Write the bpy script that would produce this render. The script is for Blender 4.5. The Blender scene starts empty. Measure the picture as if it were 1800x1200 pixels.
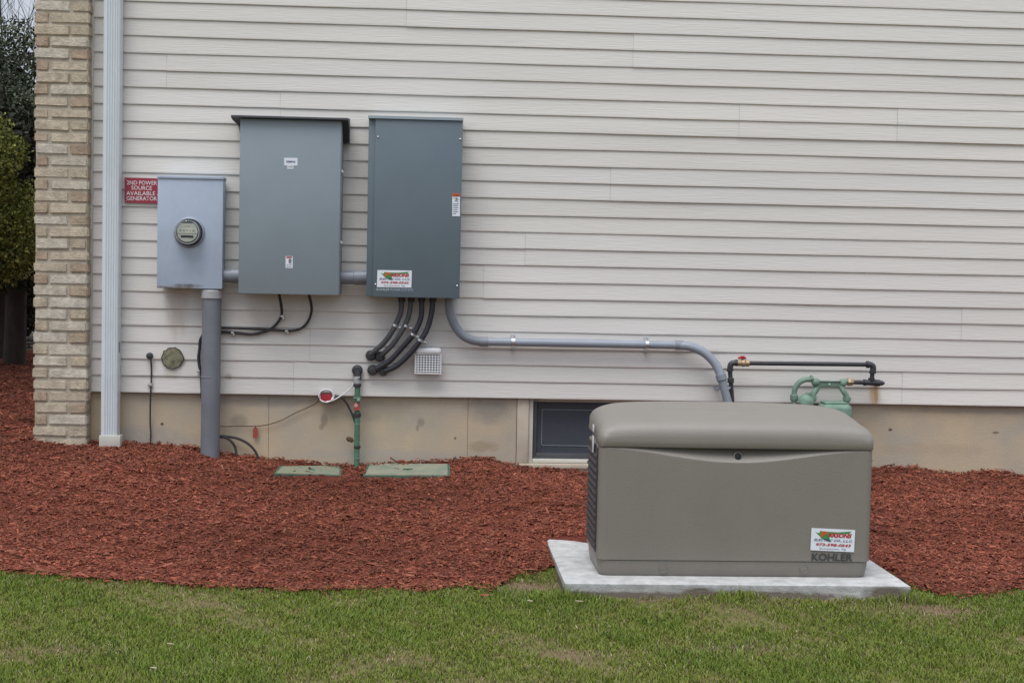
import bpy, bmesh, math, random
import numpy as np
from mathutils import Vector, Matrix
random.seed(7); rng = np.random.default_rng(7)
sc = bpy.context.scene
C = sc.collection
# ------------------------------------------------------------------ camera
E = 1.42                                   # eye height above the lawn
F, YAW, PIT, ROL, DIST = 2459.0, 0.057266, 0.046221, 0.020541, 8.538   # focal (px of a 1800 px frame), angles, metres to the wall
def _rot():
    cy, sy, cp, sp, cr, sr = math.cos(YAW), math.sin(YAW), math.cos(PIT), math.sin(PIT), math.cos(ROL), math.sin(ROL)
    fwd = np.array([sy*cp, cy*cp, -sp]); right = np.array([cy, -sy, 0.0]); down = np.cross(fwd, right)
    return np.array([cr*right - sr*down, cr*down + sr*right, fwd])
RM = _rot(); EYE = np.array([0, -DIST, E])
cam = bpy.data.objects.new('camera', bpy.data.cameras.new('camera')); C.objects.link(cam); sc.camera = cam
cam.matrix_world = Matrix(((RM[0][0], -RM[1][0], -RM[2][0], EYE[0]), (RM[0][1], -RM[1][1], -RM[2][1], EYE[1]),
                           (RM[0][2], -RM[1][2], -RM[2][2], EYE[2]), (0, 0, 0, 1)))
cam.data.sensor_fit = 'HORIZONTAL'; cam.data.sensor_width = 36; cam.data.lens = F/1800*36
cam.data.clip_start = .05; cam.data.clip_end = 600
# ------------------------------------------------------------------ sky, sun, exposure (bright overcast)
SUN_EL, SUN_AZ = math.radians(66), math.radians(206)      # azimuth clockwise from +Y: high behind the camera, to the left
w = bpy.data.worlds.new('World'); sc.world = w; w.use_nodes = True
nt = w.node_tree; bg = nt.nodes['Background']
sky = nt.nodes.new('ShaderNodeTexSky'); sky.sky_type = 'NISHITA'; sky.sun_disc = False
sky.sun_elevation = SUN_EL; sky.sun_rotation = SUN_AZ; sky.air_density = 1.0; sky.dust_density = 4.0; sky.ozone_density = 1.0
skm = nt.nodes.new('ShaderNodeMix'); skm.data_type = 'RGBA'; skm.inputs[0].default_value = .8      # thin grey cloud over the blue
_tc = nt.nodes.new('ShaderNodeTexCoord'); _sx = nt.nodes.new('ShaderNodeSeparateXYZ'); nt.links.new(_tc.outputs['Generated'], _sx.inputs[0])
_mr = nt.nodes.new('ShaderNodeMapRange'); _mr.inputs[3].default_value = .36; _mr.inputs[4].default_value = 1.15; nt.links.new(_sx.outputs[2], _mr.inputs[0])   # an overcast sky is brightest overhead
_cl = nt.nodes.new('ShaderNodeVectorMath'); _cl.operation = 'SCALE'; _cl.inputs[0].default_value = (11.6, 12.4, 13.9); nt.links.new(_mr.outputs[0], _cl.inputs[3])
nt.links.new(_cl.outputs[0], skm.inputs[7])
nt.links.new(sky.outputs[0], skm.inputs[6]); nt.links.new(skm.outputs[2], bg.inputs[0]); bg.inputs[1].default_value = .105
sun = bpy.data.objects.new('sun', bpy.data.lights.new('sun', 'SUN')); C.objects.link(sun)
sun.data.energy = 1.8; sun.data.angle = math.radians(34); sun.data.color = (1, .985, .96)
sd = Vector((math.sin(SUN_AZ)*math.cos(SUN_EL), math.cos(SUN_AZ)*math.cos(SUN_EL), math.sin(SUN_EL)))
sun.rotation_euler = sd.to_track_quat('Z', 'Y').to_euler()
sc.view_settings.view_transform = 'Standard'; sc.view_settings.look = 'None'
sc.view_settings.exposure = 0.14; sc.view_settings.gamma = 1
# ------------------------------------------------------------------ measuring helpers
def _ray(px, py): return RM.T @ np.array([(px-900)/F, (py-600)/F, 1.0])
def W(px, py, Y=0.0):                       # point of the vertical plane y = Y seen at that place of the photo
    r = _ray(px, py); return Vector(EYE + r*((Y+DIST)/r[1]))
def G(px, py, z=0.0):                       # point of the level plane at height z
    r = _ray(px, py); return Vector(EYE + r*((z-E)/r[2]))
# ------------------------------------------------------------------ object helpers
ORG = {}
def tag(o, label=None, cat=None, group=None, kind=None):
    if label: o['label'] = label
    if cat: o['category'] = cat
    if group: o['group'] = group
    if kind: o['kind'] = kind
    return o
def thing(name, label, cat, loc=(0, 0, 0), group=None):
    o = bpy.data.objects.new(name, None); C.objects.link(o); o.location = loc; o.empty_display_size = .1
    ORG[o.name] = Vector(loc); return tag(o, label, cat, group)
def link(name, me, m, parent=None, origin=None):
    o = bpy.data.objects.new(name, me); C.objects.link(o)
    org = ORG[parent.name] if parent is not None else Vector(origin or (0, 0, 0))
    if org.length > 0: me.transform(Matrix.Translation(-org))
    if parent is not None: o.parent = parent
    else: o.location = org
    ORG[o.name] = org
    if m is not None: me.materials.append(m)
    return o
def obj(name, bm, m, parent=None, smooth=35, origin=None):
    me = bpy.data.meshes.new(name); bm.to_mesh(me); bm.free()
    if smooth:
        me.polygons.foreach_set('use_smooth', [True]*len(me.polygons)); me.set_sharp_from_angle(angle=math.radians(smooth))
    return link(name, me, m, parent, origin)
def npmesh(name, V, FA, m, parent=None, tint=None, smooth=False, origin=None):
    """V (n,3); FA list of (k,m) int arrays of m-gons; tint (n,3) per vertex"""
    me = bpy.data.meshes.new(name); me.vertices.add(len(V)); me.vertices.foreach_set('co', np.asarray(V, np.float32).ravel())
    idx = np.concatenate([f.ravel() for f in FA]); cnt = np.concatenate([np.full(len(f), f.shape[1]) for f in FA])
    me.loops.add(len(idx)); me.loops.foreach_set('vertex_index', idx.astype(np.int32))
    me.polygons.add(len(cnt)); me.polygons.foreach_set('loop_start', np.concatenate([[0], np.cumsum(cnt)[:-1]]).astype(np.int32))
    if smooth: me.polygons.foreach_set('use_smooth', np.ones(len(cnt), bool))
    if tint is not None:
        a = me.color_attributes.new('tint', 'FLOAT_COLOR', 'POINT')
        a.data.foreach_set('color', np.hstack([tint, np.ones((len(V), 1))]).astype(np.float32).ravel())
    me.update(calc_edges=True); me.validate()
    return link(name, me, m, parent, origin)
def NB(): return bmesh.new()
def box(bm, a, b, bev=0, seg=2):
    a, b = Vector(a), Vector(b)
    lo = Vector((min(a.x, b.x), min(a.y, b.y), min(a.z, b.z))); hi = Vector((max(a.x, b.x), max(a.y, b.y), max(a.z, b.z)))
    r = bmesh.ops.create_cube(bm, size=1, matrix=Matrix.Translation((lo+hi)/2) @ Matrix.Diagonal((*(hi-lo), 1)))
    if bev:
        es = list({e for v in r['verts'] for e in v.link_edges})
        bmesh.ops.bevel(bm, geom=es, offset=bev, segments=seg, affect='EDGES', profile=.5)
    return bm
def basis(d):
    d = Vector(d).normalized(); u = d.cross(Vector((0, 0, 1)))
    if u.length < .01: u = d.cross(Vector((0, 1, 0)))
    u.normalize(); return u, d.cross(u).normalized(), d
def lathe(bm, o, axis, prof, seg=24, caps=True, squash=1.0):
    """prof: (distance along axis, radius)"""
    u, v, d = basis(axis); o = Vector(o); rings = []
    for t, r in prof:
        rings.append([bm.verts.new(o + d*t + u*(r*math.cos(2*math.pi*i/seg)) + v*(r*squash*math.sin(2*math.pi*i/seg))) for i in range(seg)])
    for a, b in zip(rings, rings[1:]):
        for i in range(seg): bm.faces.new((a[i], a[(i+1) % seg], b[(i+1) % seg], b[i]))
    if caps: bm.faces.new(rings[0][::-1]); bm.faces.new(rings[-1])
    bmesh.ops.recalc_face_normals(bm, faces=bm.faces[:])
    return bm
def smoothpath(P, n=8):
    P = [Vector(p) for p in P]; Q = [P[0]*2-P[1]] + P + [P[-1]*2-P[-2]]; out = []
    for i in range(1, len(Q)-2):
        for k in range(n):
            t = k/n; a, b, c, d = Q[i-1:i+3]
            out.append(.5*((2*b)+(c-a)*t+(2*a-5*b+4*c-d)*t*t+(-a+3*b-3*c+d)*t**3))
    return out + [P[-1]]
def tube(bm, P, r, seg=12, caps=True, curve=True, n=8):
    P = smoothpath(P, n) if curve and len(P) > 2 else [Vector(p) for p in P]
    rr = r if callable(r) else (lambda t: r)
    T = [(P[min(i+1, len(P)-1)]-P[max(i-1, 0)]).normalized() for i in range(len(P))]
    u = basis(T[0])[0]; rings = []
    for i, p in enumerate(P):
        u = (u - T[i]*u.dot(T[i])).normalized(); v = T[i].cross(u); q = rr(i/(len(P)-1))
        rings.append([bm.verts.new(p+u*(q*math.cos(2*math.pi*k/seg))+v*(q*math.sin(2*math.pi*k/seg))) for k in range(seg)])
    for a, b in zip(rings, rings[1:]):
        for k in range(seg): bm.faces.new((a[k], a[(k+1) % seg], b[(k+1) % seg], b[k]))
    if caps: bm.faces.new(rings[0][::-1]); bm.faces.new(rings[-1])
    return bm
def prism(bm, pts, off):
    """flat polygon pts (in order) given thickness by the vector off"""
    off = Vector(off); a = [bm.verts.new(Vector(p)) for p in pts]; b = [bm.verts.new(Vector(p)+off) for p in pts]
    bm.faces.new(a); bm.faces.new(b[::-1]); n = len(a)
    for i in range(n): bm.faces.new((a[i], b[i], b[(i+1) % n], a[(i+1) % n]))
    bmesh.ops.recalc_face_normals(bm, faces=bm.faces[:])
    return bm
FONT_CACHE = {}
def words(name, s, a, b, c, m, parent, shear=0.0, bold=0.0, th=.0006, space=1.0, pad=0):
    """lettering s fitted to the box: a = lower-left point, b = lower-right point, c = upper-left point, standing th off that plane"""
    cu = bpy.data.curves.new('t', 'FONT'); cu.body = s; cu.size = 1; cu.shear = shear; cu.offset = bold; cu.resolution_u = 3; cu.space_character = space
    o = bpy.data.objects.new('t', cu); C.objects.link(o); dg = bpy.context.evaluated_depsgraph_get(); dg.update()
    me = bpy.data.meshes.new_from_object(o.evaluated_get(dg)); bpy.data.objects.remove(o); me.name = name
    n = len(me.vertices); co = np.empty(n*3); me.vertices.foreach_get('co', co); co = co.reshape(-1, 3)
    lo, hi = co.min(0), co.max(0); a, b, c = Vector(a), Vector(b), Vector(c)
    nrm = (b-a).cross(c-a).normalized()
    A, B, Cc, Nn = map(np.array, (a, b-a, c-a, nrm))
    t = (co-lo)/np.maximum(hi-lo, 1e-6)
    out = A + t[:, :1]*B + t[:, 1:2]*Cc + Nn*th
    me.vertices.foreach_set('co', out.ravel()); me.materials.clear(); me.update()
    return link(name, me, m, parent)
# ------------------------------------------------------------------ materials
def mat(name, col, rough=.6, metal=0.0, var=0.0, vscale=8.0, bump=0.0, bscale=60.0, spec=.5, col2=None, stretch=(1, 1, 1), attr=False, trans=0.0, detail=5.0):
    m = bpy.data.materials.new(name); m.use_nodes = True; t = m.node_tree; p = t.nodes['Principled BSDF']; L = t.links.new
    p.inputs['Base Color'].default_value = (*col, 1); p.inputs['Roughness'].default_value = rough; p.inputs['Metallic'].default_value = metal
    p.inputs['Specular IOR Level'].default_value = spec
    tc = t.nodes.new('ShaderNodeTexCoord'); mp = t.nodes.new('ShaderNodeMapping'); mp.inputs['Scale'].default_value = stretch
    L(tc.outputs['Object'], mp.inputs[0]); out = None
    if var:
        n = t.nodes.new('ShaderNodeTexNoise'); n.inputs['Scale'].default_value = vscale; n.inputs['Detail'].default_value = detail; n.inputs['Roughness'].default_value = .6
        L(mp.outputs[0], n.inputs['Vector'])
        r = t.nodes.new('ShaderNodeValToRGB'); c2 = col2 or tuple(c*(1-var) for c in col); c1 = col if col2 else tuple(min(1, c*(1+var*.6)) for c in col)
        r.color_ramp.elements[0].position = .34; r.color_ramp.elements[1].position = .66
        r.color_ramp.elements[0].color = (*c2, 1); r.color_ramp.elements[1].color = (*c1, 1)
        L(n.outputs[0], r.inputs[0]); out = r.outputs[0]
        rr = t.nodes.new('ShaderNodeMapRange'); rr.inputs[3].default_value = rough*.85; rr.inputs[4].default_value = min(1, rough*1.15)
        L(n.outputs[0], rr.inputs[0]); L(rr.outputs[0], p.inputs['Roughness'])
    if attr:
        at = t.nodes.new('ShaderNodeAttribute'); at.attribute_name = 'tint'
        if out is None: out = at.outputs[0]
        else:
            mx = t.nodes.new('ShaderNodeMix'); mx.data_type = 'RGBA'; mx.blend_type = 'MULTIPLY'; mx.inputs[0].default_value = 1
            L(out, mx.inputs[6]); L(at.outputs[0], mx.inputs[7]); out = mx.outputs[2]
    if out is not None: L(out, p.inputs['Base Color'])
    if bump:
        n = t.nodes.new('ShaderNodeTexNoise'); n.inputs['Scale'].default_value = bscale; n.inputs['Detail'].default_value = 4
        L(mp.outputs[0], n.inputs['Vector']); b = t.nodes.new('ShaderNodeBump'); b.inputs['Strength'].default_value = bump; b.inputs['Distance'].default_value = .004
        L(n.outputs[0], b.inputs['Height']); L(b.outputs[0], p.inputs['Normal'])
    if trans:
        p.inputs['Transmission Weight'].default_value = trans
    m['out'] = 0; MOUT[name] = out
    return m
MOUT = {}
def stain(m, x, z, sx, sz, col, amount=.7,  nscale=9.0, lo=.35, hi=.6, nstretch=(1, 1, 1), flat=False):
    """a soft-edged spot of dirt or rust with a ragged outline round (x, z) on a material in object space, over what is already there"""
    t = m.node_tree; L = t.links.new; p = t.nodes['Principled BSDF']; cur = p.inputs['Base Color']
    tc = t.nodes.new('ShaderNodeTexCoord'); mp = t.nodes.new('ShaderNodeMapping'); mp.vector_type = 'TEXTURE'
    mp.inputs['Location'].default_value = (x, z, 0) if flat else (x, 0, z); mp.inputs['Scale'].default_value = (sx, sz, 1e3) if flat else (sx, 1e3, sz); L(tc.outputs['Object'], mp.inputs[0])
    g = t.nodes.new('ShaderNodeTexGradient'); g.gradient_type = 'SPHERICAL'; L(mp.outputs[0], g.inputs[0])
    m2 = t.nodes.new('ShaderNodeMapping'); m2.inputs['Scale'].default_value = nstretch; L(tc.outputs['Object'], m2.inputs[0])
    n = t.nodes.new('ShaderNodeTexNoise'); n.inputs['Scale'].default_value = nscale; n.inputs['Detail'].default_value = 5; L(m2.outputs[0], n.inputs['Vector'])
    a = t.nodes.new('ShaderNodeMath'); a.operation = 'MULTIPLY'; L(g.outputs[1], a.inputs[0]); L(n.outputs[0], a.inputs[1])
    r = t.nodes.new('ShaderNodeMapRange'); r.inputs[1].default_value = lo*.5; r.inputs[2].default_value = hi*.5; r.inputs[4].default_value = amount; L(a.outputs[0], r.inputs[0])
    mx = t.nodes.new('ShaderNodeMix'); mx.data_type = 'RGBA'; L(r.outputs[0], mx.inputs[0]); mx.inputs[7].default_value = (*col, 1)
    if cur.is_linked: L(cur.links[0].from_socket, mx.inputs[6])
    else: mx.inputs[6].default_value = cur.default_value
    L(mx.outputs[2], p.inputs['Base Color'])
M = {}
M['siding'] = mat('vinyl_siding', (.665, .640, .605), .55, var=.07, vscale=1.1, bump=.45, bscale=42, stretch=(.18, 1, 3.2), attr=True, spec=.35)
M['trim'] = mat('vinyl_trim', (.55, .52, .46), .5, var=.05, vscale=3)
M['concrete_wall'] = mat('foundation_concrete', (.53, .425, .29), .9, var=.2, vscale=2.6, col2=(.42, .37, .30), bump=.4, bscale=90, spec=.2)
M['concrete_trim'] = mat('window_surround_concrete', (.54, .47, .37), .9, var=.12, vscale=6, bump=.4, bscale=90, spec=.2)
M['pad'] = mat('pad_concrete', (.475, .475, .465), .9, var=.22, vscale=16, detail=10, bump=.8, bscale=120, spec=.2)
M['brick'] = mat('tan_brick', (1, 1, 1), .9, var=.34, vscale=26, bump=1.0, bscale=90, attr=True, spec=.15)
M['mortar'] = mat('mortar', (.44, .39, .32), .95, var=.15, vscale=20, bump=.6, bscale=90, spec=.1)
M['downspout'] = mat('white_aluminium', (.63, .68, .71), .4, var=.05, vscale=4, spec=.5)
M['cream'] = mat('cream_plastic', (.62, .60, .52), .5, var=.06)
M['adapter'] = mat('adapter_plastic', (.47, .46, .40), .6, var=.1)
M['meter_grey'] = mat('weathered_grey_steel', (.39, .46, .56), .45, var=.07, vscale=7, bump=.05, bscale=40, spec=.5)
M['panel_grey'] = mat('grey_painted_steel', (.232, .28, .312), .45, var=.04, vscale=4, bump=.06, bscale=220)
M['switch_grey'] = mat('dark_grey_painted_steel', (.118, .156, .182), .42, var=.05, vscale=4, bump=.08, bscale=240)
M['hood'] = mat('hood_dark_steel', (.04, .043, .05), .5, var=.1)
M['pvc'] = mat('grey_conduit_plastic', (.21, .23, .265), .42, var=.08, vscale=6)
M['pvc_light'] = mat('light_grey_conduit_plastic', (.27, .30, .35), .38, var=.06, vscale=6)
M['riser'] = mat('riser_grey', (.17, .18, .205), .5, var=.14, vscale=5, bump=.1, bscale=60)
M['zinc'] = mat('zinc_steel', (.62, .64, .66), .3, metal=.9, var=.08, vscale=30)
M['hub'] = mat('cast_hub', (.42, .42, .43), .5, metal=.2, var=.12, vscale=20)
M['black_cable'] = mat('black_cable', (.028, .028, .03), .5)
M['flex_grey'] = mat('grey_flexible_conduit', (.075, .078, .085), .5, var=.1)
M['flex_black'] = mat('black_flexible_conduit', (.03, .032, .042), .42)
M['boot'] = mat('dark_cast_fitting', (.035, .036, .04), .55, var=.2)
M['gas_black'] = mat('black_steel_pipe', (.035, .036, .042), .45, var=.2, vscale=20, bump=.1)
M['brass'] = mat('brass', (.40, .29, .18), .5, metal=.5, var=.1, vscale=30)
M['red'] = mat('red_enamel', (.38, .02, .03), .5, var=.1, vscale=30)
M['red_sign'] = mat('red_sign_plastic', (.31, .032, .055), .45, var=.04)
M['white'] = mat('white_plastic', (.72, .72, .72), .5, var=.05)
M['vent'] = mat('white_vent_plastic', (.76, .77, .78), .5, var=.05)
M['black'] = mat('dark_void', (.012, .012, .014), .8)
M['green_gas'] = mat('sage_green_paint', (.165, .26, .20), .6, var=.2, vscale=20, bump=.15, bscale=60)
M['green_post'] = mat('weathered_green_pipe', (.05, .15, .09), .55, var=.3, vscale=18, col2=(.10, .20, .14))
M['green_lid'] = mat('green_valve_box_plastic', (.155, .21, .155), .75, var=.3, vscale=12, col2=(.24, .225, .15), bump=.3, bscale=120)
M['tan_lid'] = mat('faded_valve_box_plastic', (.17, .21, .155), .8, var=.3, vscale=7, col2=(.29, .265, .195), bump=.3, bscale=120)
M['lid_rim'] = mat('valve_box_rim_plastic', (.06, .12, .085), .75, var=.3, vscale=20)
M['gen'] = mat('tan_grey_moulded_plastic', (.212, .192, .165), .40, var=.05, vscale=3, bump=.4, bscale=300, spec=.6)
M['gen_dark'] = mat('louver_dark_plastic', (.055, .05, .055), .6, var=.05)
M['letter_dark'] = mat('letter_dark', (.055, .06, .06), .5)
M['sticker'] = mat('sticker_white', (.72, .75, .80), .35)
M['ink_navy'] = mat('ink_navy', (.02, .03, .14), .5)
M['ink_red'] = mat('ink_red', (.42, .02, .03), .5)
M['ink_green'] = mat('ink_green', (.05, .24, .07), .5)
M['ink_orange'] = mat('ink_orange', (.55, .10, .02), .5)
M['ink_dark'] = mat('ink_dark', (.03, .035, .05), .5)
M['ink_grey'] = mat('ink_grey', (.16, .18, .24), .5)
M['letter_light'] = mat('letter_light', (.42, .47, .50), .5)
M['dial'] = mat('meter_dial_plate', (.66, .67, .55), .5)
M['bark'] = mat('bark', (.05, .038, .032), .9, var=.4, vscale=12, bump=.8, bscale=30, stretch=(1, 1, .3))
M['leaf_dark'] = mat('dark_evergreen_leaf', (1, 1, 1), .7, attr=True, spec=.2)
M['mulch_base'] = mat('mulch_bed_soil', (.13, .036, .023), .95, var=.4, vscale=40, bump=.8, bscale=60, spec=.1)
M['chip'] = mat('mulch_chip', (1, 1, 1), .85, attr=True, spec=.2)
M['soil'] = mat('lawn_soil', (.10, .11, .035), .95, var=.4, vscale=9, col2=(.17, .125, .07), bump=.8, bscale=60, spec=.1)
M['blade'] = mat('grass_blade', (1, 1, 1), .6, attr=True, spec=.25)
M['splinter'] = mat('dry_wood', (.42, .36, .26), .8, var=.2, vscale=60)
M['glass'] = mat('window_screen_glass', (.03, .034, .045), .18, spec=.5)
M['screen'] = mat('insect_screen', (.055, .062, .08), .6, var=.25, vscale=200)
M['moss'] = mat('mossy_concrete_plug', (.28, .27, .17), .95, var=.45, col2=(.10, .10, .06), vscale=28, bump=.9, bscale=90)
M['stone'] = mat('stone_block', (.16, .145, .13), .95, var=.3, vscale=12, bump=.6)
M['tag_red'] = mat('faded_red_tag', (.34, .07, .05), .6, var=.15, vscale=40)
M['leafdry'] = mat('dry_brown_leaf', (.13, .075, .035), .8, var=.3, vscale=60)
M['clear'] = mat('meter_glass', (.9, .93, .95), .03, trans=1.0, spec=.5)
# ------------------------------------------------------------------ terrain
PROF = [(57, 768), (120, 779), (165, 781), (230, 780), (330, 783), (385, 797), (440, 804), (480, 810), (600, 820), (700, 816), (790, 815), (860, 811),
        (900, 824), (1035, 830), (1540, 829), (1600, 827), (1640, 832), (1680, 836), (1740, 829), (1800, 838)]
_pp = [W(a, b, 0.0) for a, b in PROF]; PX = np.array([p.x for p in _pp]); PZ = np.array([p.z for p in _pp])
BORD = [(-400, 985), (-150, 998), (0, 1004), (60, 1007), (120, 1012), (180, 1016), (260, 1018), (340, 1024), (400, 1027), (470, 1027), (520, 1030), (600, 1030), (690, 1028), (760, 1031), (810, 1026), (860, 1031),
        (885, 1024), (905, 1010), (975, 1002), (1000, 1002), (1560, 1010), (1605, 1030), (1650, 1040), (1700, 1042), (1760, 1037), (1800, 1030), (1950, 1030), (2300, 1030)]
_bb = [G(a, b, .02) for a, b in BORD]; BX = np.array([p.x for p in _bb]); BY = np.array([p.y for p in _bb])
def bump2(X, Y):
    return (np.sin(X*5.1+Y*2.3)*.007+np.sin(X*2.2-Y*6.1+1)*.007+np.sin(X*11+1.3)*np.sin(Y*9+.4)*.005)
def H(X, Y):
    X = np.asarray(X, float); Y = np.asarray(Y, float)
    wz = np.interp(X, PX, PZ)
    f = np.interp(Y, [-60, -8, -2.45, -2.1, -1.4, -.9, -.45, -.12, 0, 40], [0, 0, 0, .09, .40, .70, .90, .985, 1, 1])
    z = wz*f + np.where(Y < -2.45, (Y+2.45)*.018, 0)
    m = np.clip((Y+2.5)/.5, 0, 1)*np.clip(1-(Y-12)/10, 0, 1)
    z = z + .030*np.exp(-((Y+2.52)/.22)**2)*np.clip((X-.35)/.3, 0, 1)*np.clip((2.4-X)/.3, 0, 1)      # turf heaved up against the pad
    return z + bump2(X, Y)*(.25+.75*m)
def grid(name, xs, ys, hf, m, **k):
    X, Y = np.meshgrid(xs, ys); Z = hf(X, Y); V = np.stack([X, Y, Z], -1).reshape(-1, 3); nx = len(xs); n = np.arange(len(V)).reshape(len(ys), nx)
    Q = np.stack([n[:-1, :-1], n[:-1, 1:], n[1:, 1:], n[1:, :-1]], -1).reshape(-1, 4)
    return npmesh(name, V, [Q], m, smooth=True, **k)
xs = np.concatenate([[-250, -120, -60, -30, -16, -10], np.arange(-7, 6.01, .12), [8, 12, 18, 30, 60, 120, 250]])
ys = np.concatenate([[-250, -100, -40, -20, -14, -10], np.arange(-8, 1.01, .12), np.arange(1.5, 16, .6), [20, 30, 50, 100, 250]])
tag(grid('lawn_ground', xs, ys, lambda X, Y: H(X, Y)-.014, M['soil']), kind='structure')
xs2 = np.arange(-7.5, 5.6, .06); vs = np.concatenate([np.linspace(0, .25, 40), np.linspace(.26, 1, 60)])
bx = np.interp(xs2, BX, BY); X2 = np.tile(xs2, (len(vs), 1)); Y2 = bx[None]+(11-bx[None])*vs[:, None]**1.0
V2 = np.stack([X2, Y2, H(X2, Y2)], -1).reshape(-1, 3); n = np.arange(len(V2)).reshape(len(vs), -1)
tag(npmesh('mulch_bed', V2, [np.stack([n[:-1, :-1], n[:-1, 1:], n[1:, 1:], n[1:, :-1]], -1).reshape(-1, 4)], M['mulch_base'], smooth=True), kind='structure')
# ------------------------------------------------------------------ key positions
GY = -2.32                                   # generator front plane
PADZ = W(1290, 1014, GY).z
PFL = G(992, 1022, PADZ); PFR = G(1603, 1030, PADZ); PBL = G(960, 945, PADZ)
PY0, PY1 = (PFL.y+PFR.y)/2, PBL.y
PX0, PX1 = (PFL.x+PBL.x)/2, PFR.x
WALL_TOP = W(900, 0).z + .9
SB = W(900, 700, 0).z                        # bottom edge of the siding
XL, XR = W(157, 400).x, 4.6                  # siding from the brick to past the frame
# ------------------------------------------------------------------ house
house = thing('house', 'house wall of pale vinyl siding over tan concrete with a brick corner', 'house', (0, 0, 0))
S = .1016
SEAM = [(293, 125, 1), (493, 172, 1), (1113, 92, 1), (1073, 328, 1), (923, 440, 1), (850, 500, 1), (1577, 220, 1), (545, 622, 1), (516, 665, 1), (1585, 700, 1), (715, 8, 1), (1300, 190, 1), (1690, 570, 1)]
V, Q, TI = [], [], []
def addquad(p, tint):
    b = len(V); V.extend(p); Q.append([b, b+1, b+2, b+3]); TI.extend([tint]*4)
ncourse = int((WALL_TOP-SB)/S)+1
seams = {}
for px, py, _ in SEAM:
    p = W(px, py); seams.setdefault(int((p.z-SB)/S)//2, []).append(p.x)
for k2 in range(-1, (ncourse+1)//2+1):
    ss = sorted(seams.get(k2, []))
    if not ss and random.random() < .4: ss = [random.uniform(3.2, 4.4)]
    cuts = [XL]+ss+[XR]; prev = 0
    for a, b in zip(cuts, cuts[1:]):
        tn = 1+random.uniform(-.012, .012); tn = (tn, tn*random.uniform(.995, 1.005), tn*random.uniform(.99, 1.01)); dz = random.uniform(-.0008, .0008); pr = prev*.0016; prev += 1
        if a != XL: a -= .0
        for c in (0, 1):
            z = SB+(k2*2+c)*S+dz
            if z < SB-.01 or z > WALL_TOP: continue
            # profile of one course: underside, rolled bottom lip, leaning face up to under the next lip
            prof = [(.008, z+.003), (-.001-pr, z), (-.0030-pr, z+.0025), (-.0030-pr, z+.010), (.0050-pr, z+S+.0030)]
            ns_ = max(1, int((b-a)/.22)); ph = random.uniform(0, 6.28); wv = lambda x: .0007*math.sin(x*2.3+ph)+.0005*math.sin(x*6.1+ph*2)
            for q_ in range(ns_):
                u0, u1 = a+(b-a)*q_/ns_, a+(b-a)*(q_+1)/ns_; w0, w1 = wv(u0), wv(u1)
                for k_, ((y0, z0), (y1, z1)) in enumerate(zip(prof, prof[1:])):
                    e0, e1 = (0 if k_ == 0 else 1), (1 if k_ < 3 else 0)
                    addquad([(u0, y0+w0*e0, z0+w0*e0), (u1, y0+w1*e0, z0+w1*e0), (u1, y1+w1*e1, z1+w1*e1), (u0, y1+w0*e1, z1+w0*e1)], tn)
            if a != XL:      # dark seam strip: lap-gap shadow and dirt line put into the tint
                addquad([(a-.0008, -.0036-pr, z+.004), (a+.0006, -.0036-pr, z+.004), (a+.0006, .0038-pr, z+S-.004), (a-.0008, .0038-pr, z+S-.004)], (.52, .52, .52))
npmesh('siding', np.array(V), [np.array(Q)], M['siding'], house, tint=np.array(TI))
def sx(px, py): p = W(px, py); return p.x, p.z
for px, py, a, b, col, am, st in [(1537, 694, .05, .11, (.56, .37, .16), .65, (1, 1, .25)), (1540, 690, .018, .10, (.42, .21, .08), .5, (1, 1, .2)),
                          (312, 545, .09, .24, (.42, .34, .28), .45, (1, 1, .3)), (303, 655, .07, .05, (.40, .38, .30), .5, (1, 1, 1)),
                          (470, 560, .35, .10, (.50, .44, .38), .35, (1, 1, 1)), (1250, 620, .12, .03, (.42, .36, .32), .4, (1, 1, 1)), (402, 662, .03, .03, (.3, .24, .2), .5, (1, 1, 1))]:
    x, z = sx(px, py); stain(M['siding'], x, z, a, b, col, am, nscale=30, lo=.1, hi=.6, nstretch=st)
bm = NB(); box(bm, (XL-.004, .03, SB-.002), (XR, .2, WALL_TOP)); obj('wall_sheathing', bm, M['trim'], house)
bm = NB(); x0 = W(157, 400).x; box(bm, (x0, -.016, SB-.004), (x0+.022, .028, WALL_TOP), .002); obj('corner_trim', bm, M['trim'], house)
# foundation with the window opening
FB = -.4; FT = SB+.004
WX0, WX1 = W(929, 760, .035).x, W(929, 760, .035).x+.84
WZ0 = W(935, 806, .03).z
fm = M['concrete_wall']
for px, py, a, b, col, am in [(480, 705, .5, .05, (.27, .25, .22), .6), (255, 770, .4, .10, (.33, .31, .29), .6), (700, 800, .9, .05, (.40, .37, .33), .6), (570, 738, .03, .06, (.22, .18, .14), .6), (565, 750, .02, .03, (.2, .16, .12), .5), (740, 742, .03, .04, (.22, .18, .14), .55), (734, 752, .015, .03, (.2, .16, .12), .5),
                              (860, 720, .2, .12, (.26, .24, .21), .7), (420, 740, .07, .06, (.22, .19, .15), .5), (1565, 755, .02, .015, (.1, .07, .05), .9), (1700, 720, .8, .04, (.30, .27, .24), .6),
                              (285, 745, .014, .012, (.08, .06, .05), .9), (850, 785, .13, .05, (.30, .22, .14), .5), (650, 720, .4, .1, (.30, .27, .22), .6), (800, 770, .012, .012, (.08, .07, .06), .9), (1750, 760, .03, .012, (.14, .1, .08), .7), (1640, 790, .5, .06, (.42, .33, .24), .5)]:
    p = W(px, py, .03); stain(fm, p.x, p.z, a, b, col, am, nscale=14, lo=.12, hi=.6)
bm = NB()
cuts = [XL-.05]+[W(p, 760, .03).x for p in (472, 822)]+[WX0-.075]
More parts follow.
